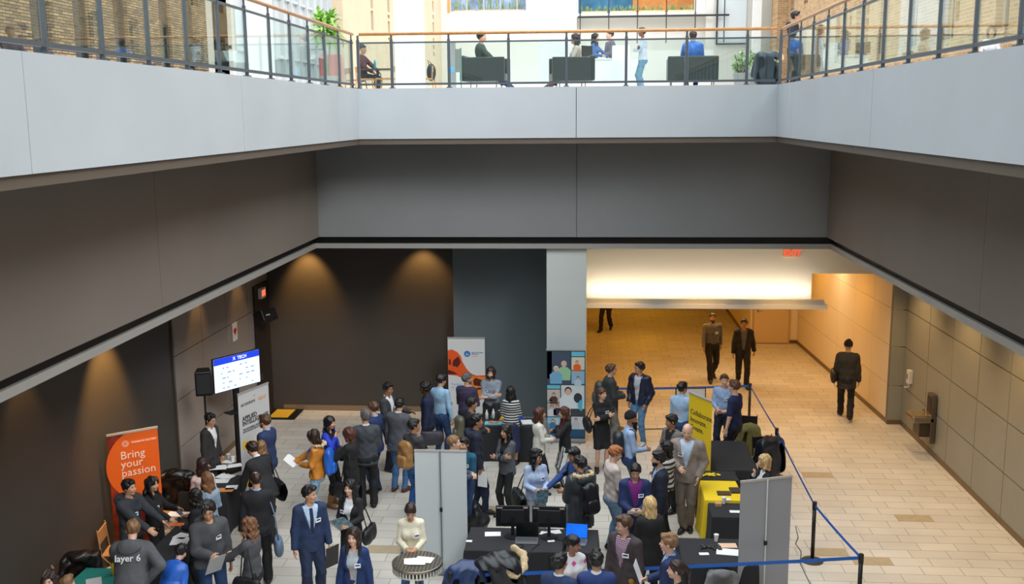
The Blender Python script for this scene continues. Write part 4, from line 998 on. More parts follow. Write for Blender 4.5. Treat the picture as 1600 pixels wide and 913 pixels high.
def bottle(px, py, label, col, z=.748, capc=(240, 240, 240), h=.21, group=None, pos=None):
    p = at(px, py, z) if pos is None else Vector(pos); o = empty('bottle', (p.x, p.y, p.z), 0, label, 'bottle', group)
    MB().lathe([(.028, 0), (.033, .01), (.033, h*.62), (.026, h*.75), (.013, h*.86), (.013, h*.93)], n=16).build('bottle_body', mat('bottle_plastic', rgb(*col), .15), o, smooth=True)
    MB().lathe([(.015, h*.92), (.015, h)], n=12).build('cap', mat('bottle_cap', rgb(*capc), .4), o)
    return o
def banner(x, y, face, w, h, label, decorate=None, col=(205, 208, 208), back=False, basecol=(150, 152, 154), pole=(120, 124, 126)):
    b = empty('roll_up_banner', (x, y, 0), -R(face), label, 'banner')   # local +Y is where the print looks
    bc = mat('banner_base_metal', rgb(*basecol), .4, .4)
    MB().box(-w/2-.01, w/2+.01, -.06, .06, .012, .09).build('base_cassette', bc, b, bevel=.012)
    for sx in (-1, 1): MB().box(sx*w*.36-.02, sx*w*.36+.02, -.16, .16, 0, .014).build('foot', bc, b, bevel=.003)
    MB().tube([(0, -.035, .09), (0, -.035, h)], .010, 8).build('pole', mat('pole_grey', rgb(*pole), .4, .2), b)
    MB().box(-.02, .02, -.05, -.02, h*.52, h*.55).build('pole_clip', M_BLKPL, b)
    MB().box(-w/2, w/2, -.012, .012, h-.02, h+.012).build('top_bar', mat('bar_silver', rgb(196, 196, 194), .35, .4), b)
    f = MB().box(-w/2+.003, w/2-.003, -.002, .002, .09, h-.02).build('printed_panel', mat('banner_fabric', rgb(*col), .6), b)
    if decorate: decorate(b, f, w, h)
    return b
def patch(parent, pts, m, y=.0035, name='printed_shape', th=.0012):
    """flat printed shape on the face of a banner; pts in banner x,z (x as read by the viewer, left to right)"""
    mb = MB(); n = len(pts); vs = [(-x, y, z) for x, z in pts]+[(-x, y-th, z) for x, z in pts]
    mb.add(vs, [tuple(range(n)), tuple(range(2*n-1, n-1, -1))]+[(i, i+n, (i+1) % n+n, (i+1) % n) for i in range(n)]); return mb.build(name, m, parent)
def circ(cx, cz, rx, rz=None, n=28, a0=0, a1=2*pi): rz = rz or rx; return [(cx+rx*math.cos(a0+(a1-a0)*i/n), cz+rz*math.sin(a0+(a1-a0)*i/n)) for i in range(n)]
def rect(x0, x1, z0, z1): return [(x0, z0), (x1, z0), (x1, z1), (x0, z1)]
def btext(s, size, m, parent, x, z, bold=0, y=.0045, sp=1): return text(s, 'lettering', size, m, parent, (-x, y, z), (pi/2, 0, pi), bold, spacing=sp)
PM = lambda *c: mat('print_ink', rgb(*c), .6)
# --- orange banner by the left wall
def deco_orange(b, f, w, h):
    m = mat('print_dark_red', rgb(132, 40, 14), .5, var=.6, vs=7); patch(f, rect(-w/2+.004, w/2-.004, .1, h-.03), m)
    cx, cz, r = .17, 1.60, .60
    pts = [(min(w/2-.004, cx+r*math.cos(t)), max(.95, min(h-.024, cz+r*math.sin(t)))) for t in [2*pi*i/48 for i in range(48)]]
    patch(f, pts, mat('print_orange', rgb(232, 98, 20), .5), .0045)
    W = PM(244, 214, 200)
    btext('Bring\nyour\npassion', .18, W, f, -.21, 1.72, y=.006, sp=.80); btext('THOMSON REUTERS', .042, W, f, -.03, 1.955, .0008, y=.006)
    mb = MB()
    for i in range(14): a = i*pi*2/14; mb.box(*[v for c in (-(-.12+.045*math.cos(a)),) for v in (c-.006, c+.006)], .0048, .006, 1.965+.045*math.sin(a)-.006, 1.965+.045*math.sin(a)+.006)
    for i in range(9): a = i*pi*2/9; mb.box(*[v for c in (-(-.12+.024*math.cos(a)),) for v in (c-.005, c+.005)], .0048, .006, 1.965+.024*math.sin(a)-.005, 1.965+.024*math.sin(a)+.005)
    mb.build('emblem', W, f)
def place_banner(pl, pr, z=2.0):
    """from the pixels of the banner's two top corners"""
    a, b = at(*pl, z), at(*pr, z); c = (a+b)/2; ang = math.degrees(math.atan2(b.y-a.y, b.x-a.x)); return c.x, c.y, 180-ang, (b-a).length
x, y, fc, wd = place_banner((166, 681), (246, 667), 2.15); banner(x, y, fc, wd, 2.15, 'orange roll-up banner reading Bring your passion by the left wall', deco_orange, (150, 50, 20), basecol=(40, 36, 34))
# --- white banner, applied intelligence
def deco_white(b, f, w, h):
    K = PM(40, 36, 40); Y = PM(236, 196, 30); O = PM(226, 140, 80)
    btext('accenture', .105, K, f, -w*.42, 1.74, .001); btext('digital', .105, O, f, w*.13, 1.74, 0); btext('>', .07, O, f, -.0, 1.84, .002)
    btext('APPLIED\nINTELLIGENCE', .118, K, f, -w*.40, 1.46, .0035, sp=.8); btext('TRANSFORMING BUSINESS\nWITH INTELLIGENCE NOW', .05, K, f, -w*.40, 1.27, .001, sp=.9)
    patch(f, [(-w*.42, 1.08), (w*.46, .90), (w*.46, .74), (-w*.42, .92)], Y); patch(f, [(-w*.42, .34), (w*.46, .74), (w*.46, .58), (-w*.42, .16)], Y)
x, y, fc, wd = place_banner((371, 617), (419, 598)); banner(x, y, fc, wd, 2.0, 'white roll-up banner reading Applied Intelligence with yellow arrow below the screen', deco_white, (200, 200, 200))
# --- white banner with orange swoosh, at the back
def deco_swoosh(b, f, w, h):
    O = PM(238, 92, 30); O2 = PM(240, 140, 50); K = mat('print_dark_brown', rgb(92, 30, 20), .6, var=.5, vs=20)
    L = -w/2+.004; Rr = w/2-.004
    patch(f, [(L, 1.28), (L, 1.70), (L+.10, 1.72), (L+.22, 1.66), (L+.30, 1.56), (L+.34, 1.42), (L+.42, 1.28), (L+.52, 1.16), (L+.66, 1.11), (Rr, 1.12), (Rr, .84), (Rr-.05, .62), (Rr-.14, .50), (Rr-.22, .50), (Rr-.27, .66), (Rr-.30, .84), (Rr-.38, .97), (L+.34, 1.04), (L+.20, 1.10), (L, 1.12)], O)
    patch(f, [(L+.42, 1.10), (L+.56, 1.08), (Rr, 1.08), (Rr, .86), (Rr-.10, .60), (Rr-.2, .56), (Rr-.26, .80), (Rr-.34, .98)], O2, .0045)
    patch(f, [(L, 1.13), (L, 1.24), (L+.12, 1.20), (L+.22, 1.14)], K, .005); patch(f, [(L+.12, 1.46), (L+.24, 1.56), (L+.30, 1.42), (L+.22, 1.30), (L+.10, 1.34)], K, .005); patch(f, [(L+.02, 1.36), (L+.02, 1.5), (L+.06, 1.48), (L+.07, 1.36)], K, .0055)
    patch(f, [(Rr-.28, 1.0), (Rr-.22, 1.06), (Rr, .98), (Rr, .88), (Rr-.14, .86), (Rr-.26, .88)], K, .0055); patch(f, circ(Rr-.14, .80, .06, .025), K, .0055)
    B = PM(40, 110, 180); patch(f, circ(.02, 1.62, .072), B); patch(f, [(-.02, 1.60), (.0, 1.66), (.02, 1.60), (.045, 1.65), (.06, 1.59), (.02, 1.575)], PM(150, 190, 225), .0048)
    btext('VERTEX\nSCIENCE', .05, B, f, .12, 1.63, .0005, sp=.9) if False else btext('HEALTH SYSTEMS\nRESEARCH', .034, B, f, .12, 1.64, .0004, sp=1.0); btext('innovation lab', .026, O, f, .12, 1.555)
    btext('Transform', .062, PM(90, 150, 200), f, L+.07, .88); btext('for impact', .062, PM(90, 150, 200), f, L+.07, .80); patch(f, rect(L+.07, L+.40, .755, .760), PM(90, 150, 200))
banner(-2.78, 22.5, 180, .86, 2.0, 'white roll-up banner with orange swoosh behind the back table', deco_swoosh, (224, 226, 226))
# --- photo collage banner in front of the pale pier
def deco_photos(b, f, w, h):
    def fig(cx, cz, s, shirt, skin=(222, 180, 156), hairc=(60, 44, 36), y=.006):
        patch(f, [(cx-.10*s, cz-.20*s), (cx+.10*s, cz-.20*s), (cx+.11*s, cz-.04*s), (cx+.05*s, cz+.015*s), (cx-.05*s, cz+.015*s), (cx-.11*s, cz-.04*s)], PM(*shirt), y)
        patch(f, circ(cx, cz+.07*s, .045*s, .05*s), PM(*hairc), y+.0008); patch(f, circ(cx, cz+.055*s, .036*s, .044*s), PM(*skin), y+.0014)
    L = -w/2+.02; Rr = w/2-.02; T_ = h-.04
    tiles = [((L, L+.50, 1.30, T_), (70, 84, 104)), ((L, L+.10, 1.42, T_), (190, 196, 200)), ((L+.52, Rr, T_-.10, T_), (110, 196, 222)), ((L+.52, Rr, 1.62, T_-.12), (222, 214, 190)), ((L+.52, Rr, 1.31, 1.60), (150, 190, 214)), ((L, L+.28, 1.20, 1.28), (110, 196, 222)),
             ((L, L+.28, .90, 1.18), (206, 196, 184)), ((L+.30, Rr, .60, 1.28), (214, 222, 226)), ((L, L+.28, .58, .88), (196, 184, 170)), ((L, L+.28, .34, .56), (150, 200, 224)), ((L+.52, Rr, .30, .58), (206, 212, 216)), ((L+.30, L+.50, .30, .58), (120, 190, 214)), ((L, Rr, .12, .30), (30, 84, 120))]
    for q, c in tiles: patch(f, rect(*q), PM(*c))
    fig(L+.19, 1.56, 1.25, (120, 178, 216), hairc=(226, 224, 220), y=.006); fig(L+.36, 1.66, 1.35, (158, 206, 160), hairc=(214, 190, 180), y=.0045)
    fig(L+.64, 1.74, .75, (236, 104, 30), hairc=(150, 60, 20)); fig(L+.66, 1.40, .7, (190, 214, 226), hairc=(40, 36, 40)); fig(L+.14, 1.02, .8, (90, 60, 60), hairc=(40, 30, 30))
    patch(f, circ(L+.06, .93, .055, .03, a1=pi), PM(60, 150, 110), .006)
    fig(L+.45, 1.04, 1.7, (226, 234, 240), hairc=(36, 30, 30)); patch(f, circ(Rr-.14, 1.0, .09, .11), PM(50, 54, 64), .0075); patch(f, circ(Rr-.04, .84, .10, .13, a0=pi/2, a1=3*pi/2), PM(80, 184, 214), .008); patch(f, rect(L+.50, Rr, .60, .76), PM(60, 66, 72), .007)
    fig(L+.10, .74, .8, (222, 224, 228)); fig(L+.22, .76, .8, (40, 50, 80)); fig(L+.62, .46, .8, (190, 200, 206), hairc=(60, 50, 50)); fig(L+.12, .44, .7, (60, 120, 170))
banner(-.47, 21.12, 180, .84, 2.06, 'tall photo collage banner standing before the pale pier', deco_photos, (40, 60, 72))
# --- yellow banner
def deco_yellow(b, f, w, h):
    K = PM(60, 54, 30); btext('Collaborate.\nInnovate.\nCreate.', .135, K, f, -w*.42, 1.62, .001, sp=1.05); btext('#ourfuture', .088, K, f, -w*.30, .98, .001)
    for k in range(4):
        r = .55+.16*k; pts = [(w/2+.1-r*math.cos(t), .15+r*.9*math.sin(t)) for t in [.25+i*.07 for i in range(18)]]
        pts = [(x_, z_) for x_, z_ in pts if x_ < w/2-.01]
        if len(pts) > 3: patch(f, pts+[(x_+.006, z_+.006) for x_, z_ in pts[::-1]], PM(246, 222, 120), .0045)
x, y, fc, wd = place_banner((1077, 613), (1113, 628)); banner(x, y, fc, wd, 2.0, 'yellow roll-up banner reading Collaborate Innovate Create', deco_yellow, (236, 200, 24))
# --- two banners seen from behind
x, y, fc, wd = place_banner((645, 703), (731, 706)); banner(x, y, 0, .80, 2.0, 'plain pale banner back with central pole near the cafe table', None, (206, 212, 214))
x, y, fc, wd = place_banner((1157, 753), (1238, 744)); banner(x, y, fc-180, wd, 2.0, 'tall grey banner back with pale pole near the rope barrier', None, (158, 160, 166), basecol=(60, 60, 60), pole=(224, 224, 222))
# --- screen on a stand and loudspeaker
sc_ = empty('television_stand', (-6.86, 17.95, 0), 0, 'large screen with blue header on tall black stand by left wall', 'television')
SCR = Matrix.Rotation(R(22), 4, 'Z')
def smat(c, e): return mat('screen_glow', rgb(*c), .4, emit=rgb(*c), es=e)
pl_, pr_ = at(333, 563, 2.36), at(404, 546, 2.36)
c_ = (pl_+pr_)/2; ang = math.atan2(pr_.y-pl_.y, pr_.x-pl_.x); W2 = (pr_-pl_).length
sc_.location = (c_.x, c_.y, 0); sc_.rotation_euler.z = ang
H2 = W2*.60
MB().box(-W2/2-.012, W2/2+.012, 0, .05, 2.36-H2-.012, 2.372).build('screen_bezel', M_BLKPL, sc_, bevel=.004)
p_ = MB().box(-W2/2, W2/2, -.004, .0, 2.36-H2, 2.36).build('display', smat((212, 226, 246), .8), sc_)
MB().box(-W2/2, W2/2, -.006, -.004, 2.36-.13, 2.36).build('blue_header', smat((28, 60, 200), .9), p_)
text('X  TECH', 'lettering', .09, smat((230, 235, 250), .8), p_, (-.1, -.007, 2.265), bold=.002)
mb = MB(); rr = random.Random(8)
for i in range(5):
    for j in range(6):
        if rr.random() < .75: xx = -W2*.34+j*W2*.13+rr.uniform(-.03, .03); zz = 2.14-i*.10; mb.box(xx, xx+rr.uniform(.03, .09), -.006, -.004, zz, zz+.02)
mb.build('small_logos', smat((120, 140, 170), .7), p_)
MB().box(-.06, .06, .05, .11, .05, 2.1).build('upright', M_BLKPL, sc_); MB().box(-.38, .38, -.12, .28, 0, .05).build('base', M_BLKPL, sc_, bevel=.01); MB().box(-.3, .3, -.12, .10, 1.2, 1.23).build('shelf', M_BLKPL, sc_, bevel=.004)
q = at(317, 577, 2.5); sp_ = empty('loudspeaker', (q.x, q.y, .25), R(20), 'black loudspeaker on a slim tripod stand left of the screen', 'speaker')
mb = MB(); mb.add([(-.15, -.16, 1.78), (.15, -.16, 1.78), (.11, .13, 1.80), (-.11, .13, 1.80), (-.15, -.18, 2.24), (.15, -.18, 2.24), (.11, .13, 2.25), (-.11, .13, 2.25)], [(0, 3, 2, 1), (4, 5, 6, 7), (0, 1, 5, 4), (1, 2, 6, 5), (2, 3, 7, 6), (3, 0, 4, 7)]); mb.build('cabinet', M_BLKPL, sp_, bevel=.02)
MB().box(-.12, .12, -.19, -.172, 1.83, 2.19).build('grille', mat('speaker_grille', rgb(34, 34, 36), .7, bump=.4, bs=300), sp_)
MB().tube([(0, 0, .3), (0, 0, 1.8)], .018).build('pole', M_BLKPL, sp_)
for k in range(3): a = k*2*pi/3; MB().tube([(0, 0, .75), (.42*math.cos(a), .42*math.sin(a), .012)], .011).build('leg', M_BLKPL, sp_)
# --- left side tables
table(-6.9, -6.12, 15.9, 16.75, 'long folding table under black cloth before the white banner', 'black cloth over the table by the white banner')
table(-6.38, -5.98, 13.3, 14.75, 'folding table under black cloth before the orange banner', 'black cloth over the table by the orange banner')
table(-7.05, -6.28, 12.15, 12.95, 'small table with teal cloth at the lower left edge', 'teal cloth on the table at the lower left', ('teal', rgb(20, 116, 108)))
# --- back table
table(-2.20, -1.13, 19.85, 20.45, 'folding table under black cloth in front of the bearded man', 'black cloth over the back table')
# --- centre table with monitors
table(-1.78, .16, 13.85, 14.68, 'long folding table under black cloth carrying two monitors', 'black cloth over the table with monitors')
# --- right tables
table(2.30, 3.02, 17.45, 19.1, 'bare black covered table right of the yellow banner', 'plain black cloth on the table behind the blonde woman', h=.745)
table(1.96, 2.60, 16.97, 17.40, 'square table with black cloth and yellow candy behind the yellow cloth', 'black cloth on the table with yellow sweets')
table(1.94, 2.54, 16.0, 16.88, 'table with a bright yellow cloth below a black runner', 'bright yellow cloth on the right table', ('yellow', rgb(240, 204, 30)), h=.75)
table(1.98, 2.52, 15.36, 15.93, 'narrow black table against the yellow one', 'black cloth below the yellow tablecloth', h=.72)
table(1.36, 2.40, 13.55, 14.45, 'folding table under black cloth in front of the grey banner back', 'black cloth on the table with keyboard and papers')
# --- cafe table
q = at(652, 878, 1.02); ct = empty('cafe_table', (q.x, q.y, 0), 0, 'round cafe table with striped steel rim on a slim pole', 'table')
tt = MB().lathe([(.02, 1.0), (.30, 1.0), (.335, 1.005), (.335, 1.015), (.02, 1.018)], n=48).build('tabletop', mat('brushed_top', rgb(120, 118, 112), .4, .6), ct)
mb = MB()
for k in range(13):
    y_ = -.30+k*.05; xx = math.sqrt(max(.325**2-y_*y_, 0)); mb.box(y_-.010, y_+.010, -xx, xx, 1.018, 1.026)
sl = mb.build('slats', mat('dark_slat', rgb(60, 56, 50), .5), tt); sl['kind'] = 'stuff'
mb = MB()
for k in range(44): a_ = k*2*pi/44; mb.box(.330, .340, -.011, .011, .915, 1.0, None, Matrix.Rotation(a_, 4, 'Z'))
mb.lathe([(.328, .905), (.342, .905), (.342, .917), (.328, .917)], n=48)
sb_ = mb.build('slatted_rim', mat('pale_steel', rgb(214, 212, 204), .4, .2), ct); sb_['kind'] = 'stuff'
MB().lathe([(.338, .985), (.345, .99), (.345, 1.02), (.338, 1.024)], n=48).build('rim', M_STEEL, ct); MB().tube([(0, 0, .03), (0, 0, 1.0)], .035, 16).build('pole', mat('polished_steel', rgb(200, 200, 200), .25, .8), ct, smooth=True); MB().lathe([(.26, 0), (.26, .012), (.05, .035), (.036, .05)], n=40).build('base', M_STEEL, ct)
# --- monitors seen from behind
def monitor(px, py, label, rz=0):
    p = at(px, py, 1.22); m = empty('monitor', (p.x, 14.42, .748), rz, label, 'monitor', 'desk monitors on the centre table'); 
    MB().box(-.255, .255, -.02, .012, .14, .47).build('panel', M_BLKPL, m, bevel=.008); MB().box(-.18, .18, -.045, -.02, .2, .42).build('rear_housing', mat('monitor_back', rgb(30, 32, 36), .5), m, bevel=.012)
    MB().box(-.245, .245, .012, .014, .15, .46).build('screen', mat('dark_screen', rgb(12, 14, 18), .15), m); MB().box(-.24, -.15, -.022, -.0195, .43, .45).box(.16, .23, -.022, -.0195, .43, .455).build('sticker', mat('sticker_pale', rgb(196, 170, 176), .5), m)
    MB().box(-.025, .025, -.065, -.045, 0.02, .32).build('stand_neck', M_BLKPL, m); MB().lathe([(.13, 0), (.13, .012), (.03, .02)], (0, -.05, 0), 28).build('stand_base', M_BLKPL, m); return m
monitor(801, 790, 'left desk monitor seen from behind on the centre table', .04); monitor(858, 792, 'right desk monitor seen from behind on the centre table', -.04)
def laptop(px, py, rz, label, screen, open_=105):
    p = at(px, py, .748); l = empty('laptop', (p.x, p.y, .748), rz, label, 'laptop')
    MB().box(-.17, .17, -.12, .12, 0, .016).build('base', mat('laptop_silver', rgb(120, 122, 126), .4, .5), l, bevel=.004); MB().box(-.15, .15, -.03, .09, .016, .018).build('keyboard', mat('laptop_keys', rgb(70, 72, 76), .6), l)
    Mx = Matrix.Translation((0, .12, .012)) @ Matrix.Rotation(-R(open_-90), 4, 'X'); MB().box(-.17, .17, 0, .010, 0, .225, None, Mx).build('lid', M_BLKPL, l); MB().box(-.16, .16, -.002, 0, .012, .215, None, Mx).build('screen', screen, l); return l
laptop(823, 846, .0, 'open laptop with dark screen between the two monitors', mat('laptop_screen_dark', rgb(14, 20, 20), .1))
laptop(899, 848, -.12, 'open laptop with bright blue screen at the right end of the centre table', mat('laptop_screen_blue', rgb(20, 100, 220), .3, var=.6, vs=4, emit=rgb(20, 100, 220), es=.7))
sheet(770, 835, .24, .16, .1, 'blank white sheet on the left part of the centre table'); sheet(861, 846, .10, .06, .2, 'small white card beside the dark laptop'); sheet(733, 846, .09, .06, 0, 'small printed card at the left edge of the centre table'); sheet(866, 832, .2, .14, .3, 'loose white sheet under the right monitor'); sheet(852, 834, .16, .12, -.3, 'white sheet half under the cables')
def cable(pts, r, label, m=None, name='cable'):
    o = MB().tube(pts, r, 6).build(name, m or M_BLKPL, smooth=True); return tag(o, label, 'cable')
cable([(-.9, 14.3, .76), (-1.0, 14.1, .755), (-.92, 14.0, .752), (-1.08, 13.9, .751), (-1.03, 13.84, .76), (-1.0, 13.76, .62), (-.94, 13.73, .55), (-.84, 13.75, .66), (-.82, 13.85, .757), (-.7, 14.1, .754)], .005, 'black cable looping over the front of the centre table')
cable([(-.5, 14.3, .76), (-.3, 14.2, .755), (-.15, 14.35, .754), (.0, 14.25, .754), (-.1, 14.1, .754)], .005, 'black cable bundle beside the blue screen laptop')
# --- back table goods
for i, (px, py, c) in enumerate([(752, 647, (240, 240, 238)), (748, 640, (236, 236, 236)), (757, 643, (60, 60, 60)), (763, 640, (50, 50, 52)), (769, 641, (64, 60, 58))]):
    bottle(px, py+10, ['white bottle at the left end of the back table', 'second white bottle at the left end of the back table', 'dark bottle behind the white bottles on the back table', 'dark bottle before the bearded man', 'dark bottle right of the others before the bearded man'][i], c, group='bottles on the back table', h=.2, pos=(-2.1+i*.13, 20.30+.08*(i % 2), .748))
def tray(x, y, w, d, c, label, z=.748, n=6, cc=(230, 120, 40)):
    t = empty('snack_box', (x, y, z), 0, label, 'box'); MB().box(-w/2, w/2, -d/2, d/2, 0, .03).build('tray', mat('tray_card', rgb(*c), .5), t, bevel=.004)
    mb = MB(); r_ = random.Random(int(x*50))
    for i in range(n): mb.ball((r_.uniform(-w*.38, w*.38), r_.uniform(-d*.32, d*.32), .04), (.035, .03, .016), 8)
    g_ = mb.build('treats', mat('treat_colour', rgb(*cc), .5), t, smooth=True); g_['kind'] = 'stuff'; return t
tray(-1.93, 19.98, .36, .2, (120, 190, 214), 'pale blue tray of orange treats on the back table'); tray(-1.70, 20.27, .26, .16, (226, 140, 50), 'orange tray on the back table before the bearded man', cc=(230, 200, 60)); tray(-1.56, 20.0, .3, .17, (228, 170, 40), 'golden tray of leaflets near the middle of the back table', cc=(220, 120, 40)); tray(-1.42, 20.29, .22, .14, (40, 80, 170), 'dark blue box on the back table', cc=(40, 80, 170))
sheet(0, 0, .22, .28, .2, 'white leaflet stack at the right end of the back table', pos=(-1.25, 20.1), th=.02)
# --- left table goods
for i, (px, py, w_, h_, a, lab) in enumerate([(340, 731, .34, .24, .2, 'spread white brochure on the left table behind the women'), (352, 745, .30, .22, -.3, 'white papers in the middle of the left table'), (345, 752, .28, .2, .1, 'stack of white sheets at the near side of the left table'), (366, 728, .26, .18, .5, 'white leaflet near the leaning man'), (362, 762, .2, .2, .2, 'loose sheet at the corner of the left table'), (357, 722, .2, .15, -.2, 'small sheet beside the paper cups')]):
    sheet(px, py, w_, h_, a, lab)
sheet(353, 766, .26, .18, .1, 'orange paper on the left table', PM(214, 140, 70), name='orange_leaflet'); sheet(275, 820, .24, .12, 0, 'orange leaflet on the table before the orange banner', PM(226, 110, 50), name='orange_leaflet'); sheet(278, 804, .34, .2, 0, 'white poster lying on the table before the orange banner'); sheet(281, 846, .26, .26, .2, 'white papers near the grey hoodie man'); sheet(284, 838, .2, .2, -.3, 'second pile of white papers near the grey hoodie man')
cup(364, 722, 'white paper cup right of its twin on the left table', group='cups on the left table'); cup(357, 718, 'clear grey cup behind the white one on the left table', col=(170, 170, 170), group='cups on the left table')
bottle(187, 905, 'yellow and green bottle on the teal cloth', (226, 190, 40), capc=(60, 150, 60), pos=(-6.55, 12.75, .748)); sheet(172, 905, .2, .3, .5, 'grey leaflet lying on the teal cloth', PM(180, 184, 190), pos=(-6.72, 12.5))
# --- right table goods
def blob(name, x, y, z, rs, c, label, cat, n=9, spread=.12, m=None):
    mb = MB(); r_ = random.Random(int(x*91+y*7))
    for i in range(n): mb.ball((r_.uniform(-spread, spread), r_.uniform(-spread*.45, spread*.45), rs*.5), (rs*r_.uniform(.7, 1.2), rs*.8, rs*.5), 8)
    o = mb.build(name, m or mat(name+'_colour', rgb(*c), .5), smooth=True, loc=(x, y, z)); tag(o, label, cat); o['kind'] = 'stuff'; return o
blob('wrapped_sweets', 2.16, 17.15, .748, .035, (240, 210, 30), 'scatter of yellow wrapped sweets on the black cloth', 'sweets', 16, .17)
blob('tangled_chargers', 1.78, 14.12, .748, .03, (40, 40, 38), 'heap of dark small gadgets on the front right table', 'gadgets', 22, .16)
sheet(1131, 772, .22, .17, 0, 'dark brown brochure stack at the right of the yellow cloth', PM(72, 54, 48), z=.758, th=.02, name='brochure_stack'); sheet(1150, 768, .2, .22, .05, 'taller dark brown brochure stack on the yellow cloth', PM(66, 50, 46), z=.758, th=.03, name='brochure_stack'); sheet(1148, 800, .16, .1, 0, 'white leaflet beside the grey banner back', z=.73)
sheet(1137, 863, .32, .22, -.15, 'large white sheet on the front right table'); sheet(1137, 853, .26, .16, .05, 'sheet with orange print on the front right table', mat('print_pale_orange', rgb(236, 190, 160), .6)); sheet(1100, 866, .14, .08, .1, 'small white card on the front right table'); cup(1119, 846, 'white paper cup on the front right table')
sheet(1122, 790, .10, .12, 0, 'kraft card stand on the black table', PM(196, 152, 100), z=.73, th=.05, name='card_holder'); cup(1131, 787, 'upturned white cup on the narrow black table', z=.73); sheet(1136, 783, .12, .08, .1, 'white tag beside the cup on the narrow black table', z=.73, th=.03)
o = MB().lathe([(.05, 0), (.055, .09), (.05, .09), (.045, .01)], n=20).build('wicker_pot', mat('brown_wicker', rgb(150, 110, 66), .7, bump=.5), loc=(2.03, 17.3, .748)); tag(o, 'small brown pot at the left corner of the sweets table', 'pot')
# --- cloths and coats over chairs
def folding_chair(x, y, rz, label, col=rgb(24, 24, 26), wood=False, z=0, group='folding chairs around the tables'):
    c = empty('folding_chair', (x, y, z), rz, label, 'chair', group); m = mat('chair_wood', rgb(190, 140, 90), .5, var=.1, vs=9) if wood else mat('chair_black', col, .5)
    MB().box(-.20, .20, -.20, .20, .43, .455).build('seat', m, c, bevel=.012); MB().box(-.20, .20, -.225, -.205, .62, .84).build('backrest', m, c, bevel=.008)
    for sx in (-1, 1):
        MB().tube([(sx*.205, -.23, .86), (sx*.205, -.19, .45), (sx*.205, .22, 0)], .011, 6).build('leg', m, c); MB().tube([(sx*.19, .17, .44), (sx*.19, -.24, 0)], .011, 6).build('leg', m, c)
    return c
def coat_on_chair(x, y, z, rz, col, label, fur=False, kind='shiny', s=1.0, long=.55):
    o = empty('coat', (x, y, z), rz, label, 'coat'); F = Fld(*[axis_pts(-.42, .42, .014, [], .01), axis_pts(-.36, .36, .014, [], .01), axis_pts(.0, 1.02, .014, [], .01)])
    F.rc((-.15, -.24, .80), (.15, -.24, .80), .085, .085, .02); F.rc((-.14, -.26, .74), (-.17, -.28, .88-long), .10, .085, .04); F.rc((.14, -.26, .74), (.17, -.28, .88-long), .10, .085, .04); F.rc((0, -.26, .74), (0, -.27, .86-long), .13, .12, .05, None, (1, .6, 1))
    F.rc((-.19, -.2, .78), (-.24, -.14, .46), .062, .045, .02); F.rc((.19, -.2, .78), (.25, -.12, .5), .062, .045, .02); F.ell((0, -.17, .84), (.14, .09, .07), .03); F.noise(.012, 24, int(x*31+70)); np_mesh('coat_body', F.mesh(), fabric(col, kind), o, s)
    if fur:
        F = Fld(*[axis_pts(-.3, .5, .012, [], .01), axis_pts(-.4, .3, .012, [], .01), axis_pts(.4, 1.1, .012, [], .01)]); P_ = [(.05, -.30, .74), (.18, -.33, .70), (.27, -.24, .76), (.26, -.12, .84), (.16, -.06, .90)]
        for i in range(4): F.rc(P_[i], P_[i+1], .034, .034, .01)
        F.noise(.011, 90, 4); np_mesh('fur_trim', F.mesh(), mat('cream_fur', rgb(214, 188, 148), .95, var=.25, vs=60, bump=.8, bs=140), o, s)
    return o
folding_chair(-1.22, 13.1, pi+.1, 'folding chair under the navy and black coats'); coat_on_chair(-1.68, 13.0, 0, .25, rgb(36, 56, 98), 'navy blue jacket heaped left of the black padded coat', s=1.18)
coat_on_chair(-1.22, 13.1, 0, .1, rgb(26, 28, 34), 'black padded coat with cream fur hood over a chair', True, s=1.3)
folding_chair(-.33, 13.25, pi, 'black folding chair pushed under the centre table')
folding_chair(1.86, 13.1, pi, 'black folding chair under the front right table'); o = coat_on_chair(1.86, 13.1, 0, pi, rgb(122, 122, 124), 'grey scarf draped over the chair at the front right table', kind='cloth', s=.9); o['category'] = 'scarf'; o.name = 'scarf'
folding_chair(3.45, 18.95, R(200), 'chair under the dark coats right of the black table'); coat_on_chair(3.38, 18.95, 0, R(20), rgb(22, 26, 38), 'dark navy coat over a chair behind the black table', s=1.08); 
folding_chair(3.25, 20.3, R(170), 'chair holding the olive jacket'); coat_on_chair(3.22, 20.15, 0, R(10), rgb(120, 114, 66), 'olive jacket with orange patch beside the man in a navy tee', kind='cloth', s=.92)
folding_chair(-7.15, 12.7, R(-60), 'wooden chair against the left wall under dark coats', wood=True); coat_on_chair(-7.05, 12.75, 0, R(200), rgb(20, 16, 16), 'black coat with brown hood heaped on a wooden chair', s=1.1)
folding_chair(-7.2, 14.2, R(-80), 'wooden chair behind the man in a dark hoodie', wood=True); folding_chair(-7.2, 15.6, R(-100), 'wooden chair right of the orange banner', wood=True); coat_on_chair(-6.95, 15.7, 0, R(180), rgb(14, 14, 16), 'black coat over the chair right of the orange banner', s=1.25)
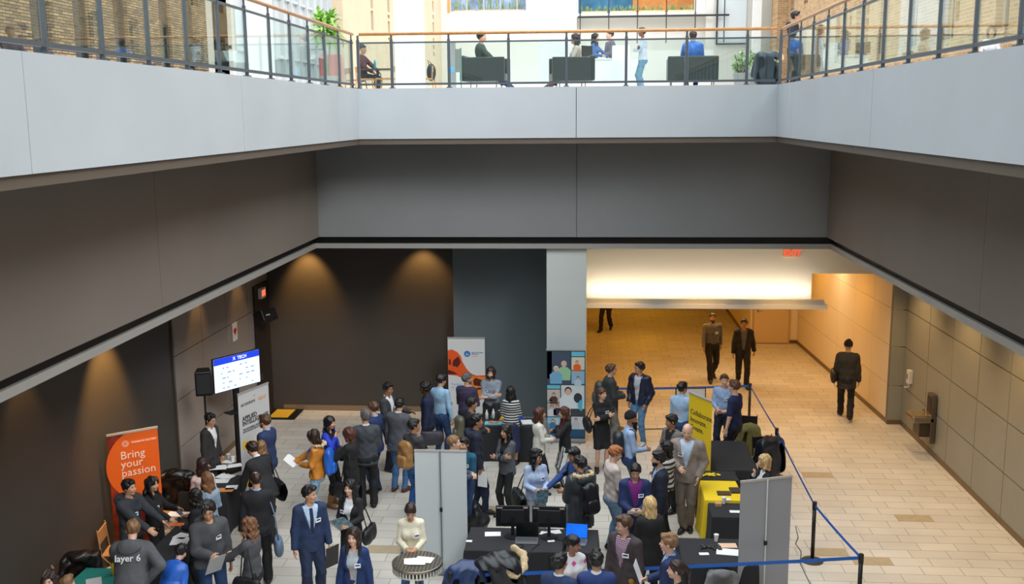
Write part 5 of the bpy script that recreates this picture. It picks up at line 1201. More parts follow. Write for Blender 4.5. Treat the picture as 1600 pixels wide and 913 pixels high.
# big dark bag on the floor behind the pale banner, black bag
def floor_bag(x, y, col, label, s=1.0, name='duffel_bag'):
    o = empty(name, (x, y, 0), 0, label, 'bag'); F = Fld(*[axis_pts(-.3, .3, .014, [], .01), axis_pts(-.25, .25, .014, [], .01), axis_pts(0, .62, .014, [], .01)]); F.rc((-.1, 0, .2), (.1, 0, .2), .16, .16, .03, None, (1, .8, 1.1)); F.rc((0, 0, .3), (0, .02, .42), .13, .10, .05); F.noise(.014, 26, int(x*10+50)); F.half((0, 0, .003), (0, 0, -1)); np_mesh('bag_body', F.mesh(), fabric(col, 'shiny'), o, s)
    MB().tube([(-.12, 0, .46*s), (-.06, 0, .55*s), (.06, 0, .55*s), (.12, 0, .46*s)], .012).build('handle', M_BLKPL, o); return o
q = at(741, 815, .2); floor_bag(q.x, q.y, rgb(26, 26, 30), 'black duffel bag on the floor right of the pale banner back')
# --- rope barrier
def stanchion(x, y, label):
    s = empty('stanchion', (x, y, 0), 0, label, 'stanchion', 'belt posts of the barrier'); k = M_BLKPL
    MB().lathe([(.17, 0), (.17, .012), (.12, .03), (.04, .045)], n=36).build('base', mat('stanchion_base', rgb(60, 54, 50), .45), s); MB().tube([(0, 0, .04), (0, 0, .92)], .030, 16).build('post', k, s, smooth=True); MB().lathe([(.036, .86), (.036, .98), (.03, .99)], n=20).build('belt_head', k, s)
    return s
SP = [(3.78, 13.49), (3.56, 15.4), (3.66, 19.22), (3.66, 22.54), (.63, 22.3)]
q = at(964, 605, .97); SP[4] = (q.x, q.y)
for (x, y), l in zip(SP, ('black belt post at the lower right corner', 'black belt post with round base near the grey banner back', 'black belt post beside the blonde woman', 'black belt post at the far right corner', 'black belt post behind the woman in the black dress')): stanchion(x, y, l)
BEL = mat('blue_belt', rgb(24, 100, 196), .55)
def belt(a, b, label, z=.93, sag=.015, m=BEL, w=.05):
    a, b = Vector((*a, z)), Vector((*b, z)); d = (b-a).normalized(); n = Vector((-d.y, d.x, 0))*.0012; mb = MB(); vs = []; K = 12
    for i in range(K+1):
        t = i/K; p = a+(b-a)*t-Vector((0, 0, sag*4*t*(1-t)))
        for o, zz in ((-1, -w/2), (1, -w/2), (1, w/2), (-1, w/2)): vs.append(p+n*o+Vector((0, 0, zz)))
    fs = []
    for i in range(K): fs += [(i*4+k, i*4+(k+1) % 4, (i+1)*4+(k+1) % 4, (i+1)*4+k) for k in range(4)]
    mb.add(vs, fs+[(3, 2, 1, 0), tuple(K*4+k for k in range(4))]); return tag(mb.build('barrier_belt', m), label, 'belt', 'blue barrier belts')
def inset(a, b, r=.037):
    a, b = Vector(a), Vector(b); d = (b-a).normalized()*r; return (a+d)[:], (b-d)[:]
belt(*inset(SP[0], SP[1]), 'blue belt between the two near right posts'); belt(*inset(SP[1], SP[2]), 'thin looking blue belt from the round base post back to the blonde woman'); belt(*inset(SP[2], SP[3]), 'blue belt running back along the passage'); belt(*inset(SP[3], SP[4]), 'blue belt across the far end behind the visitors')
e_ = at(716, 877, .95); SPX = (e_.x, 12.7); stanchion(e_.x-.05, 12.6, 'black belt post hidden behind the navy jacket'); belt((SP[0][0]-.037, SP[0][1]), (SPX[0]-.01, 12.62), 'long blue belt across the front of the hall', sag=.02)
# sign frame behind the yellow banner
q = at(1080, 608, 1.0); o = empty('sign_board', (q.x, q.y+.1, 0), .1, 'white sign board in a black frame behind the man in light blue', 'sign')
MB().box(-.32, .32, -.012, .012, .62, .98).build('board', mat('board_white', rgb(214, 216, 220), .5), o); MB().box(-.34, .34, -.016, .016, .98, 1.0).box(-.34, -.32, -.016, .016, 0, 1.0).box(.32, .34, -.016, .016, 0, 1.0).build('frame', M_BLKPL, o)
cable([at(*p_, .01) for p_ in ((962, 669), (1010, 671), (1040, 670), (1078, 672))], .012, 'dark cable cover lying across the floor in front of the barrier')
cable([at(*p_, .01) for p_ in ((1243, 822), (1247, 840), (1243, 850), (1252, 862), (1250, 880), (1262, 905), (1272, 925))], .006, 'thin dark cord on the floor beside the grey banner back')
# --- yellow step mat by the back wall
o = empty('floor_plate', (-7.22, 22.95, 0), 0, 'yellow topped low platform with black rim by the back corner', 'platform'); MB().box(-.36, .36, -.5, .3, 0, .03).build('rim', M_BLACK, o, bevel=.004); MB().box(-.27, .18, -.42, .22, .03, .04).build('yellow_top', mat('safety_yellow', rgb(240, 186, 50), .5), o)
# --- wall fittings
EXM = mat('exit_red', rgb(255, 70, 50), .5, emit=rgb(255, 70, 50), es=1.4)
o = empty('exit_sign', (5.0, 23.13, 3.90), 0, 'red EXIT sign on the cream header above the corridor', 'exit sign'); q = at(1235, 396, 3.9); d_ = Vector((q.x, q.y)); o.location = (4.57, 23.12, 3.80)
MB().box(-.19, .19, -.02, .03, 0, .19).build('housing', mat('exit_plate', rgb(236, 200, 160), .5), o, bevel=.004); text('EXIT', 'lettering', .19, EXM, o, (-.17, -.022, .03), bold=.002)
o = empty('exit_sign', (XLW+.05, 22.6, 3.0), R(90), 'glowing exit sign high on the left wall near the corner', 'exit sign'); q = at(408, 468, 3.0)
MB().box(-.16, .16, -.08, .0, -.12, .12).build('housing', mat('sign_white_metal', rgb(230, 225, 215), .4), o); MB().box(-.12, .12, -.085, -.08, -.07, .07).build('glowing_face', mat('exit_glow', rgb(255, 120, 90), .5, emit=rgb(255, 110, 80), es=1.2), o)
o = empty('wall_sign', (XLW+.01, 20.9, 2.45), R(90), 'white first aid sign with a red heart on the left wall', 'sign'); MB().box(-.14, .14, -.012, 0, -.2, .2).build('plate', mat('sign_plate_white', rgb(226, 222, 220), .5), o)
mb = MB(); hp_ = [(0, -.09), (.09, .01), (.085, .06), (.045, .085), (0, .05), (-.045, .085), (-.085, .06), (-.09, .01)]; mb.add([(x_, -.0145, z_) for x_, z_ in hp_]+[(x_, -.012, z_) for x_, z_ in hp_], [tuple(range(8))[::-1]]+[(i, (i+1) % 8, (i+1) % 8+8, i+8) for i in range(8)]); mb.build('red_heart', PM(196, 40, 36), o)
o = empty('wall_spotlight', (XLW+.22, 22.3, 2.5), R(60), 'black tilted box light hanging on the left wall near the corner', 'lamp'); MB().box(-.22, .22, -.2, .1, -.14, .14, None, Matrix.Rotation(R(-25), 4, 'X')).build('housing', M_BLKPL, o, bevel=.02); MB().box(-.12, .0, -.205, -.2, -.03, .0, None, Matrix.Rotation(R(-25), 4, 'X')).build('label_strip', mat('strip_pale', rgb(170, 170, 170), .5), o); MB().tube([(-.2, .05, 0), (-.24, .1, -.9)], .008).build('cord', M_BLKPL, o)
# drinking fountain
o = empty('drinking_fountain', (XRW-.02, 20.75, 0), R(90), 'steel drinking fountain with bottle filler on the right panelled wall', 'drinking fountain')   # local -Y faces into the hall? rotated so +Y is towards -X
MB().box(-.26, .02, .0, .10, .30, 1.32).build('back_column', mat('fountain_steel', rgb(120, 110, 98), .3, .9), o, bevel=.006); MB().box(-.24, .0, .10, .11, .92, 1.26).build('filler_recess', M_BLKPL, o)
mb = MB().box(-.26, .26, .0, .46, .72, .86); mb.build('basin', M_STEEL, o, bevel=.04); MB().box(-.2, .22, .05, .42, .862, .868).build('basin_top', mat('basin_bright', rgb(210, 196, 160), .2, .9), o); MB().box(-.2, .2, .02, .3, .42, .72).build('lower_housing', mat('fountain_grille', rgb(80, 70, 58), .4, .6), o, bevel=.01); MB().tube([(.1, .12, .86), (.1, .12, .92), (.06, .18, .93)], .010).build('spout', M_STEEL, o)
o = empty('soap_dispenser', (XRW, 22.2, 1.02), R(90), 'white hand sanitiser dispenser on the right panelled wall', 'dispenser'); MB().box(-.08, .08, 0, .10, .10, .40).build('body', mat('dispenser_white', rgb(226, 220, 210), .4), o, bevel=.015); MB().box(-.03, .03, .10, .104, .20, .32).build('window', mat('dispenser_window', rgb(70, 74, 90), .3), o); MB().tube([(0, .05, .1), (.0, .06, .03), (0, .13, .0), (0, .15, .03)], .014).build('drip_tray', mat('dispenser_white', rgb(226, 220, 210), .4), o)
# ================================================================ GALLERY FURNITURE
def lounge(x, y, rz, label, w=1.15, col=rgb(34, 44, 44), dp=.78):
    l = empty('lounge_chair', (x, y, ZS), rz, label, 'chair', 'lounge chairs on the gallery'); m = mat('dark_leather', col, .35, bump=.1)
    h_ = dp/2; MB().box(-w/2+.1, w/2-.1, -h_+.1, h_, .24, .42).build('seat', m, l, bevel=.03); MB().box(-w/2, w/2, -h_-.04, -h_+.08, .24, .82).build('backrest', m, l, bevel=.03)
    for sx in (-1, 1): MB().box(sx*(w/2-.05)-.05, sx*(w/2-.05)+.05, -h_, h_, .24, .78).build('armrest', m, l, bevel=.02)
    for sx in (-1, 1):
        for sy in (-1, 1): MB().tube([(sx*(w/2-.1), sy*.3, 0), (sx*(w/2-.1), sy*.3, .29)], .014).build('leg', M_STEEL, l)
    return l
def gal(px, Y): d = _fw+_rt*((px-800)/FPX)-_up*((110-456.5)/FPX); t = Y/d.y; return d.x*t, Y

def wood_chair(x, y, rz, label):
    c = empty('wooden_chair', (x, y, ZS), rz, label, 'chair', 'honey wood chairs at the cafe table'); m = M_WOOD
    MB().box(-.23, .23, -.22, .22, .43, .47).build('seat', m, c, bevel=.012); MB().box(-.24, .24, -.25, -.22, .62, .78).build('backrest', m, c, bevel=.012)
    for sx in (-1, 1): MB().tube([(sx*.23, -.24, .78), (sx*.22, -.22, .45), (sx*.25, -.28, 0)], .016).build('leg', m, c); MB().tube([(sx*.21, .2, .44), (sx*.24, .25, 0)], .016).build('leg', m, c)
    return c
for px, Y, rz, lab in ((572, 27.6, R(-90), 'honey wood chair under the man in a maroon top'), (603, 27.4, R(80), 'honey wood chair right of the gallery cafe table'), (556, 28.3, R(-60), 'honey wood chair left behind the seated man'), (664, 27.8, R(90), 'honey wood chair with a dark bag beside the left column')):
    x, y = gal(px, Y); wood_chair(x, y, rz, lab)
x, y = gal(590, 28.0); o = empty('gallery_table', (x, y, ZS), 0, 'dark topped wooden table beside the man in a maroon top', 'table'); MB().box(-.5, .5, -.35, .35, .70, .74).build('tabletop', mat('walnut', rgb(84, 54, 36), .4), o, bevel=.006); MB().tube([(0, 0, .03), (0, 0, .7)], .04).build('pole', M_POST, o); MB().box(-.3, .3, -.05, .05, 0, .03).box(-.05, .05, -.25, .25, 0, .03).build('foot', M_POST, o)
bottle(0, 0, 'turquoise water bottle on the gallery table', (40, 170, 190), pos=(x-.05, y-.1, ZS+.74), h=.26)
x, y = gal(664, 27.8); b_ = empty('shoulder_bag', (x+.18, y, ZS), 0, 'dark blue bag hanging on the chair beside the left column', 'bag'); MB().ball((.0, -.05, .62), (.13, .10, .24), 12).build('bag_body', fabric(rgb(34, 44, 62), 'shiny'), b_, smooth=True); MB().tube([(-.05, -.05, .8), (-.1, -.02, .95), (.02, -.05, .84)], .012).build('strap', M_BLKPL, b_)
# reception desk
x, y = gal(945, 28.7); o = empty('reception_desk', (x, y, ZS), 0, 'white reception desk with raised right end on the gallery', 'desk'); MB().box(-.55, 1.0, -.35, .3, 0, .93).build('counter', M_WHITE, o, bevel=.01); MB().box(.20, .68, -.12, .3, .0, 1.32).build('raised_end', M_WHITE, o, bevel=.01); MB().box(-.58, .18, -.38, .33, .93, .97).build('worktop', mat('desk_top', rgb(226, 228, 230), .4), o, bevel=.006)
x2, y2 = gal(917, 28.7); m_ = empty('desk_monitor', (x2, y2, ZS+.97), R(50), 'dark monitor at the left end of the reception desk', 'monitor'); MB().box(-.22, .22, -.015, .015, .06, .36).build('panel', M_BLKPL, m_, bevel=.005); MB().box(-.08, .08, -.06, .06, 0, .06).build('stand', M_BLKPL, m_)
# sign kiosk
x, y = gal(712, 22.0); o = empty('information_post', (x, y, ZS), 0, 'grey information post with blue label near the railing', 'post'); MB().box(-.11, .0, -.05, .05, 0, 1.0).build('tall_panel', mat('kiosk_grey', rgb(150, 152, 150), .5), o, bevel=.005); MB().box(0, .1, -.04, .04, .38, .86).build('short_panel', mat('kiosk_dark', rgb(126, 128, 124), .5), o, bevel=.005); MB().box(-.10, -.03, -.056, -.05, .36, .5).build('blue_label', PM(90, 170, 226), o); MB().box(.1, .13, -.02, .02, 0, .88).build('glass_edge', mat('green_edge', rgb(110, 140, 136), .3), o)
# plants
def leafy(x, y, z, label, h, spread, n, col, pot=(150, 150, 150), fans=None, L=.28, w=.05):
    p = empty('potted_plant', (x, y, z), 0, label, 'plant'); MB().lathe([(.15, 0), (.2, .3), (.19, .31), (.16, .28)], n=24).build('pot', mat('pot_clay', rgb(*pot), .6), p)
    r_ = random.Random(int(x*13+40)); mb = MB(); st = []
    for k in range(6 if fans else 9):
        a = r_.uniform(0, 6.3); rr_ = r_.uniform(.2, 1)*spread; hh = h*r_.uniform(.55, 1.0); st.append(Vector((rr_*math.cos(a), rr_*math.sin(a), hh)))
        mb.tube([(0, 0, .25), (st[-1].x*.4, st[-1].y*.4, hh*.55), st[-1]], [.02, .014, .008], 6)
    mb.build('stem', mat('plant_stem', rgb(120, 100, 70), .7), p); mb = MB()
    for i in range(n):
        s_ = r_.choice(st); t = r_.uniform(.45, 1.0) if not fans else r_.uniform(.8, 1); b = Vector((s_.x*t, s_.y*t, .25+(s_.z-.25)*t)); a = r_.uniform(0, 6.3); el = r_.uniform(-.3, 1.2) if fans else r_.uniform(-.5, .8)
        d = Vector((math.cos(a)*math.cos(el), math.sin(a)*math.cos(el), math.sin(el))); sdv = d.cross(Vector((0, 0, 1))).normalized()*w*.5; l_ = L*r_.uniform(.6, 1.1); tip = b+d*l_-Vector((0, 0, l_*.25)); mid = b+d*l_*.5+Vector((0, 0, l_*.05))
        mb.add([b, mid+sdv, tip, mid-sdv], [(0, 1, 2, 3)])
    f = mb.build('foliage', mat('foliage_'+str(int(x*10)), rgb(*col), .5, var=.3, vs=6), p); f['kind'] = 'stuff'; return p
x, y = gal(513, 21.6); leafy(x, y, ZS, 'tall potted tree with long bright green leaves at the left corner', 2.05, .30, 420, (150, 196, 92), fans=1, L=.42, w=.07)
x, y = gal(1160, 22.4); leafy(x, y, ZS, 'bushy pale green plant left of the brick corner', .8, .28, 420, (180, 204, 150), L=.12, w=.05); x, y = gal(1183, 22.9); leafy(x, y, ZS, 'bushy pale green plant behind the fur hooded coat', .85, .26, 380, (176, 200, 146), L=.12, w=.05)
x, y = gal(1195, 21.0); coat_on_chair(x, y, ZS-.28, 0, rgb(30, 44, 60), 'dark blue padded coat with pale hood near the right railing corner', True, s=1.05, long=.5)
x, y = gal(519, 22.9); l_ = lounge(x, y, R(10), 'coral red lounge chair beside the tall potted tree', .5, rgb(196, 90, 92)); l_['group'] = 'coral chair'; del l_['group']
# ================================================================ WHO STANDS WHERE
NAVY, DNAVY, BLK, CHAR, GREY = rgb(38, 54, 92), rgb(24, 30, 48), rgb(24, 24, 27), rgb(56, 58, 62), rgb(84, 86, 90)
LBLUE, WHT, CREAM, JEAN, DJEAN, TAUPE = rgb(150, 178, 208), rgb(226, 228, 232), rgb(226, 218, 196), rgb(70, 110, 156), rgb(34, 60, 100), rgb(134, 124, 116)
J = lambda c: ('jeans', c); TR = lambda c: ('trousers', c); SH = lambda c: ('shirt', c)
P = {}
def A(key, *a, **k): P[key] = person(*a, **k)
# --- lower left corner
A('wave', 'woman with dark brown hair raising her hand at the bottom left edge', 76, 893, 1.62, 170, 'f', 'l', ('wavy', 'dkbrown'), ('sweater', BLK), arms=('raise', 'hold'), det=1)
A('tan', 'person with sandy brown hair low at the bottom left edge', 104, 900, 1.46, 20, 'm', 'l', ('short', 'ltbrown'), ('shirt', BLK), arms=('hold', 'hold'))
A('layer', 'man in a grey hoodie seen from behind with hand on hip', 207, 812, 1.84, 350, 'm', 'l', ('short', 'ltbrown'), ('hoodie', GREY), bottom=J(DJEAN), arms=('hip', 'reach'), lean=18, look=(-25, 20), legs='wide', build=1.12, det=2)
A('dh1', 'man with black hair in a dark hoodie gesturing before the orange banner', 200, 749, 1.76, 105, 'm', 'm', ('short', 'black'), ('hoodie', rgb(46, 50, 56)), bottom=J(BLK), arms=('out', 'out'), extras=('badge',))
A('fb', 'woman in black with long dark hair gesturing before the orange banner', 236, 746, 1.60, 100, 'f', 'm', ('wavy', 'black'), ('sweater', BLK), bottom=TR(BLK), arms=('out', 'gest'), extras=('badge',))
A('bluej', 'person in a bright blue jacket bending behind the grey hoodie man', 286, 850, 1.50, 15, 'f', 'l', ('short', 'black'), ('bomber', rgb(40, 96, 190)), bottom=J(DJEAN), arms=('hold', 'hold'), lean=30, look=(0, 20))
A('fl', 'woman with long straight black hair looking down at a phone', 301, 765, 1.62, 280, 'f', 'm', ('xlong', 'black'), ('sweater', BLK), bottom=TR(BLK), arms=('holdhi', 'hold'), look=(0, 20))
A('pink', 'woman in a pale pink top with long brown hair at the left table', 315, 716, 1.64, 330, 'f', 'l', ('xlong', 'dkbrown'), ('sweater', rgb(222, 196, 190)), bottom=TR(BLK), arms=('hold', 'hold'))
A('denim', 'woman in a light denim shirt with long ombre hair at the left table', 323, 738, 1.64, 320, 'f', 'l', ('ombre', 'ombre'), ('shirt', rgb(136, 156, 176)), bottom=TR(BLK), arms=('hold', 'hold'))
A('gh', 'man in a charcoal hoodie with glasses holding a grey folder', 324, 785, 1.84, 140, 'm', 'm', ('curlyshort', 'black'), ('hoodie', rgb(72, 74, 78)), bottom=J(DJEAN), arms=('hold', 'down'), look=(20, 15), extras=('badgel', 'glasses'), build=1.08, det=2)
A('curl', 'woman with curly blonde brown hair in a grey blazer and red hem', 389, 809, 1.66, 285, 'f', 'l', ('wavy', 'ombre'), ('blazer', rgb(74, 74, 80)), inner=('shirt', rgb(170, 30, 36)), bottom=TR(BLK), arms=('out', 'out'), extras=('glasses',), det=2)
A('s1', 'man in a dark suit with glasses standing behind the left table', 329, 646, 1.74, 100, 'm', 'm', ('short', 'black'), ('jacket', rgb(46, 42, 42)), bottom=TR(BLK), arms=('down', 'down'), look=(10, 10), extras=('glasses',))
A('s2', 'bearded man in a navy suit facing the white banner', 414, 648, 1.80, 285, 'm', 'l', ('short', 'brown'), ('jacket', NAVY), inner=SH(LBLUE), bottom=TR(NAVY), arms=('hold', 'down'), extras=('glasses', 'beard'))
A('s3', 'dark haired man in a black suit leaning over the left table', 391, 690, 1.80, 300, 'm', 'l', ('short', 'dkbrown'), ('jacket', rgb(34, 34, 38)), bottom=TR(BLK), arms=('reach', 'reach'), lean=22, look=(0, 15))
A('s4', 'woman in black with light brown hair beside the leaning man', 407, 689, 1.58, 320, 'f', 'l', ('long', 'ltbrown'), ('sweater', BLK), bottom=TR(BLK), arms=('hold', 'down'))
A('s5', 'balding man in a black suit seen from behind at the left table', 399, 737, 1.78, 340, 'm', 'm', ('balding', 'dkbrown'), ('jacket', rgb(28, 28, 34)), inner=SH(LBLUE), bottom=TR(BLK), arms=('hold', 'down'), look=(-10, 10))
# --- centre left
A('navy', 'young man in a navy suit and tie with a name badge', 483, 759, 1.80, 150, 'm', 'm', ('quiff', 'black'), ('jacket', rgb(34, 52, 86)), inner=SH(rgb(176, 200, 226)), tie=rgb(30, 38, 66), bottom=TR(rgb(32, 46, 74)), arms=('down', 'carry'), look=(-45, 4), extras=('badgel',), legs='stand', det=2)
A('must', 'woman in a mustard jacket with a blue backpack reading a paper', 486, 673, 1.66, 270, 'f', 'm', ('bob', 'dkbrown'), ('bomber', rgb(196, 126, 44)), bottom=J(rgb(140, 176, 204)), arms=('out', 'hold'), look=(0, 20), extras=('fur',))
A('royal', 'woman in a royal blue blazer with black hair and tan boots', 514, 651, 1.68, 110, 'f', 'm', ('xlong', 'black'), ('blazer', rgb(30, 60, 190)), inner=SH(BLK), bottom=('leggings', BLK), shoes=rgb(150, 110, 70), arms=('chin', 'hold'), extras=('boots',))
A('aub', 'woman with an auburn bob in a black coat holding a cup', 545, 669, 1.66, 285, 'f', 'l', ('bob', 'auburn'), ('coat', BLK), inner=SH(CREAM), bottom=TR(BLK), arms=('hold', 'chin'), extras=('glasses',))
A('gr1', 'grey haired man in a charcoal jacket seen from behind', 571, 640, 1.84, 345, 'm', 'm', ('short', 'grey'), ('jacket', rgb(62, 66, 72)), bottom=TR(BLK), arms=('hold', 'down'), look=(-25, 0))
A('nv2', 'brown haired man in a navy suit behind the charcoal jacket', 583, 628, 1.76, 290, 'm', 'l', ('short', 'brown'), ('jacket', rgb(30, 46, 86)), inner=SH(LBLUE), bottom=TR(NAVY), arms=('hold', 'down'))
A('lad', 'woman in a black suit holding magazines with a shoulder bag', 546, 750, 1.66, 190, 'f', 'l', ('long', 'black'), ('blazer', rgb(26, 26, 30)), bottom=TR(BLK), arms=('hold', 'hold'), extras=('badge',), det=2)
A('fle', 'woman in a navy fleece with a blue lanyard at the front', 552, 825, 1.68, 185, 'f', 'l', ('long', 'dkbrown'), ('fleece', rgb(24, 48, 96)), inner=('shirt', rgb(170, 176, 184)), bottom=J(DJEAN), arms=('down', 'down'), extras=('badgel',), det=2)
A('ges', 'man in a dark suit and white shirt gesturing with his open hand', 606, 598, 1.80, 105, 'm', 't', ('short', 'black'), ('jacket', rgb(56, 58, 64)), bottom=TR(BLK), arms=('hold', 'gest'), look=(10, 5), extras=('glasses', 'badgel'))
A('gsuit', 'man in a grey suit jacket and jeans seen from behind', 625, 622, 1.80, 20, 'm', 'm', ('short', 'black'), ('jacket', rgb(78, 80, 86)), bottom=J(JEAN), shoes=rgb(80, 40, 26), arms=('hold', 'down'), lean=5, look=(0, 10), build=1.08)
A('bpk', 'young man with a tan backpack over a charcoal shirt', 646, 655, 1.76, 35, 'm', 't', ('short', 'black'), ('shirt', rgb(50, 52, 56)), bottom=J(rgb(40, 90, 150)), arms=('hold', 'hold'), look=(35, 0))
A('nsw', 'dark skinned man in a navy sweater holding papers', 664, 597, 1.80, 262, 'm', 'd', ('curlyshort', 'black'), ('sweater', rgb(26, 36, 66)), bottom=TR(DNAVY), arms=('down', 'down'), look=(0, 5), extras=('badge',))
A('lbs', 'man in a light blue shirt and jeans at the back table', 690, 585, 1.80, 30, 'm', 'm', ('short', 'black'), SH(rgb(146, 184, 214)), bottom=J(DJEAN), arms=('down', 'hold'), look=(20, 10))
A('vest', 'grey haired man in a dark vest over purple sleeves', 729, 583, 1.78, 20, 'm', 'm', ('short', 'grey'), ('sweater', rgb(62, 52, 80)), bottom=TR(BLK), arms=('hold', 'hold'), look=(40, 0), extras=('beard',))
A('brd', 'bearded long haired man in a grey shirt with crossed arms', 767, 574, 1.75, 190, 'm', 'l', ('bob', 'dkbrown'), ('rolled', rgb(140, 150, 164)), bottom=TR(rgb(50, 48, 48)), arms=('crossA', 'crossB'), extras=('beard', 'badge'))
A('strp', 'woman with a black and white striped top and long black hair', 798, 604, 1.64, 5, 'f', 'm', ('long', 'black'), ('sweater', BLK, pattern('striped', rgb(30, 30, 32), rgb(214, 214, 214), .052)), bottom=('longskirt', rgb(34, 46, 84)), arms=('hold', 'hold'))
A('bj', 'man in a black jacket at the left of the back table', 736, 621, 1.76, 70, 'm', 't', ('short', 'black'), ('sweater', rgb(28, 30, 38)), bottom=TR(BLK), arms=('hold', 'hold'))
A('nh', 'young man in a navy hoodie and dark jeans looking right', 744, 648, 1.80, 80, 'm', 't', ('quiff', 'black'), ('hoodie', rgb(26, 32, 52)), bottom=J(rgb(28, 40, 64)), arms=('down', 'down'), legs='ease')
A('sb', 'man with short sandy hair behind the pale banner back', 708, 680, 1.86, 80, 'm', 'l', ('buzz', 'ltbrown'), SH(rgb(60, 70, 90)), bottom=J(DJEAN), arms=('hold', 'hold'))
A('teal', 'man in a teal shirt with folded hands beside the pale banner back', 725, 684, 1.66, 200, 'm', 'm', ('short', 'black'), ('shirt', rgb(24, 84, 110)), bottom=J(DJEAN), arms=('hold', 'hold'), extras=('badgel',))
A('gbl', 'woman in a grey blazer with crossed arms and long black hair', 791, 664, 1.68, 220, 'f', 'm', ('xlong', 'black'), ('blazer', rgb(84, 86, 92)), inner=SH(BLK), bottom=TR(BLK), arms=('crossA', 'crossB'), look=(0, 0), det=2)
A('crm', 'woman in a cream cardigan with long auburn hair facing right', 843, 637, 1.66, 80, 'f', 'l', ('xlong', 'auburn'), ('blazer', rgb(222, 220, 210)), inner=SH(WHT), bottom=TR(BLK), arms=('hold', 'hold'))
A('bst', 'woman in a black blazer and striped trousers holding a folder', 882, 636, 1.62, 255, 'f', 'l', ('xlong', 'auburn'), ('blazer', rgb(26, 26, 30)), inner=SH(rgb(110, 30, 40)), bottom=('trousers', BLK, pattern('striped', rgb(224, 224, 222), rgb(40, 40, 44), .035, 0)), arms=('holdhi', 'chin'))
A('lq', 'woman in a pale blue zip top with wavy dark hair and a badge', 839, 702, 1.70, 160, 'f', 'm', ('wavy', 'black'), ('sweater', rgb(176, 192, 222)), bottom=TR(rgb(170, 172, 176)), arms=('hold', 'hold'), look=(-35, 10), extras=('badgel', 'glasses'), det=2)
A('bb', 'man in a blue shirt with a dark strap behind the parka', 895, 700, 1.74, 235, 'm', 't', ('short', 'black'), SH(rgb(36, 66, 130)), bottom=J(rgb(120, 124, 128)), arms=('out', 'hold'), look=(0, 15))
A('park', 'man in a dark grey parka with a fur hood seen from behind', 907, 713, 1.80, 325, 'm', 'm', ('short', 'black'), ('parka', rgb(60, 64, 68)), bottom=J(DJEAN), arms=('hold', 'hold'), look=(-15, 0), extras=('fur',), det=2)
A('drs', 'woman in a black dress with crossed arms and ankle boots', 940, 606, 1.70, 165, 'f', 'l', ('pony', 'brown'), ('dress', BLK), bottom=('skirt', BLK), shoes=rgb(18, 18, 20), arms=('crossA', 'crossB'), look=(-30, 0), extras=('badgel',), legs='stand')
A('cbp', 'man in a charcoal coat with a grey backpack facing right', 954, 569, 1.82, 80, 'm', 'l', ('short', 'brown'), ('coat', rgb(56, 60, 62)), bottom=TR(rgb(120, 116, 108)), arms=('hold', 'hold'), extras=('glasses',), shoes=rgb(120, 70, 44))
A('jn', 'man in a navy jacket and faded jeans near the barrier belt', 1000, 566, 1.82, 215, 'm', 'm', ('short', 'black'), ('bomber', rgb(26, 34, 60)), inner=SH(rgb(190, 196, 206)), bottom=J(rgb(92, 136, 178)), shoes=rgb(200, 200, 200), arms=('pocket', 'pocket'), look=(30, 0), legs='ease', extras=('glasses',))
A('bea', 'man with black beanie and long dark beard in a light blue shirt', 986, 644, 1.78, 85, 'm', 't', ('short', 'black'), SH(rgb(160, 184, 220)), bottom=J(DJEAN), arms=('hold', 'down'), extras=('longbeard',), hat=('beanie', rgb(24, 24, 28)))
A('gin', 'red haired young man in a beige sweater facing right', 964, 697, 1.78, 75, 'm', 'l', ('short', 'ginger'), ('sweater', rgb(200, 186, 178)), bottom=J(rgb(120, 156, 184)), arms=('hold', 'hold'), look=(15, 15), det=2)
A('pur', 'man in a navy blazer over a purple shirt holding paper', 993, 726, 1.76, 178, 'm', 'm', ('short', 'black'), ('jacket', rgb(32, 46, 92)), inner=SH(rgb(120, 30, 120)), bottom=TR(DNAVY), arms=('hold', 'hold'), look=(0, 18), extras=('badgel',), det=2)
A('dn', 'dark haired man in a midnight suit facing left', 1030, 705, 1.80, 268, 'm', 'm', ('short', 'black'), ('jacket', rgb(28, 34, 52)), inner=SH(LBLUE), bottom=TR(rgb(30, 32, 40)), arms=('hold', 'down'), look=(0, 0), extras=('badge', 'beard'), det=2)
A('hat', 'person with black hair in a cream striped sweater behind the midnight suit', 1042, 690, 1.64, 300, 'f', 'm', ('bob', 'black'), ('sweater', CREAM, pattern('striped', rgb(214, 208, 196), rgb(50, 50, 54), .085)), bottom=TR(BLK), arms=('hold', 'down'))
A('gj', 'man in a grey jacket over a black shirt looking left', 1049, 648, 1.78, 235, 'm', 't', ('short', 'black'), ('jacket', rgb(112, 106, 102)), inner=SH(BLK), bottom=TR(BLK), arms=('hold', 'down'), look=(20, 5), extras=('badgel',))
A('bald', 'bald man in a taupe suit and pale blue shirt', 1074, 663, 1.88, 195, 'm', 'l', ('bald', 'grey'), ('jacket', rgb(142, 130, 122)), inner=SH(rgb(186, 204, 228)), bottom=TR(rgb(112, 100, 92)), arms=('hold', 'pocket'), look=(0, 15), legs='cross', build=1.15, extras=('badge',), det=2)
A('lb2', 'dark haired man in a light blue shirt seen from behind', 1066, 597, 1.78, 20, 'm', 'm', ('short', 'black'), SH(rgb(160, 190, 220)), bottom=J(DJEAN), arms=('hold', 'hold'), look=(35, 0))
A('lb3', 'young man in a light blue shirt with a badge near the belt post', 1132, 585, 1.76, 200, 'm', 'l', ('quiff', 'brown'), SH(rgb(150, 176, 214)), bottom=TR(DNAVY), arms=('hold', 'down'), look=(-20, 0), extras=('badgel',))
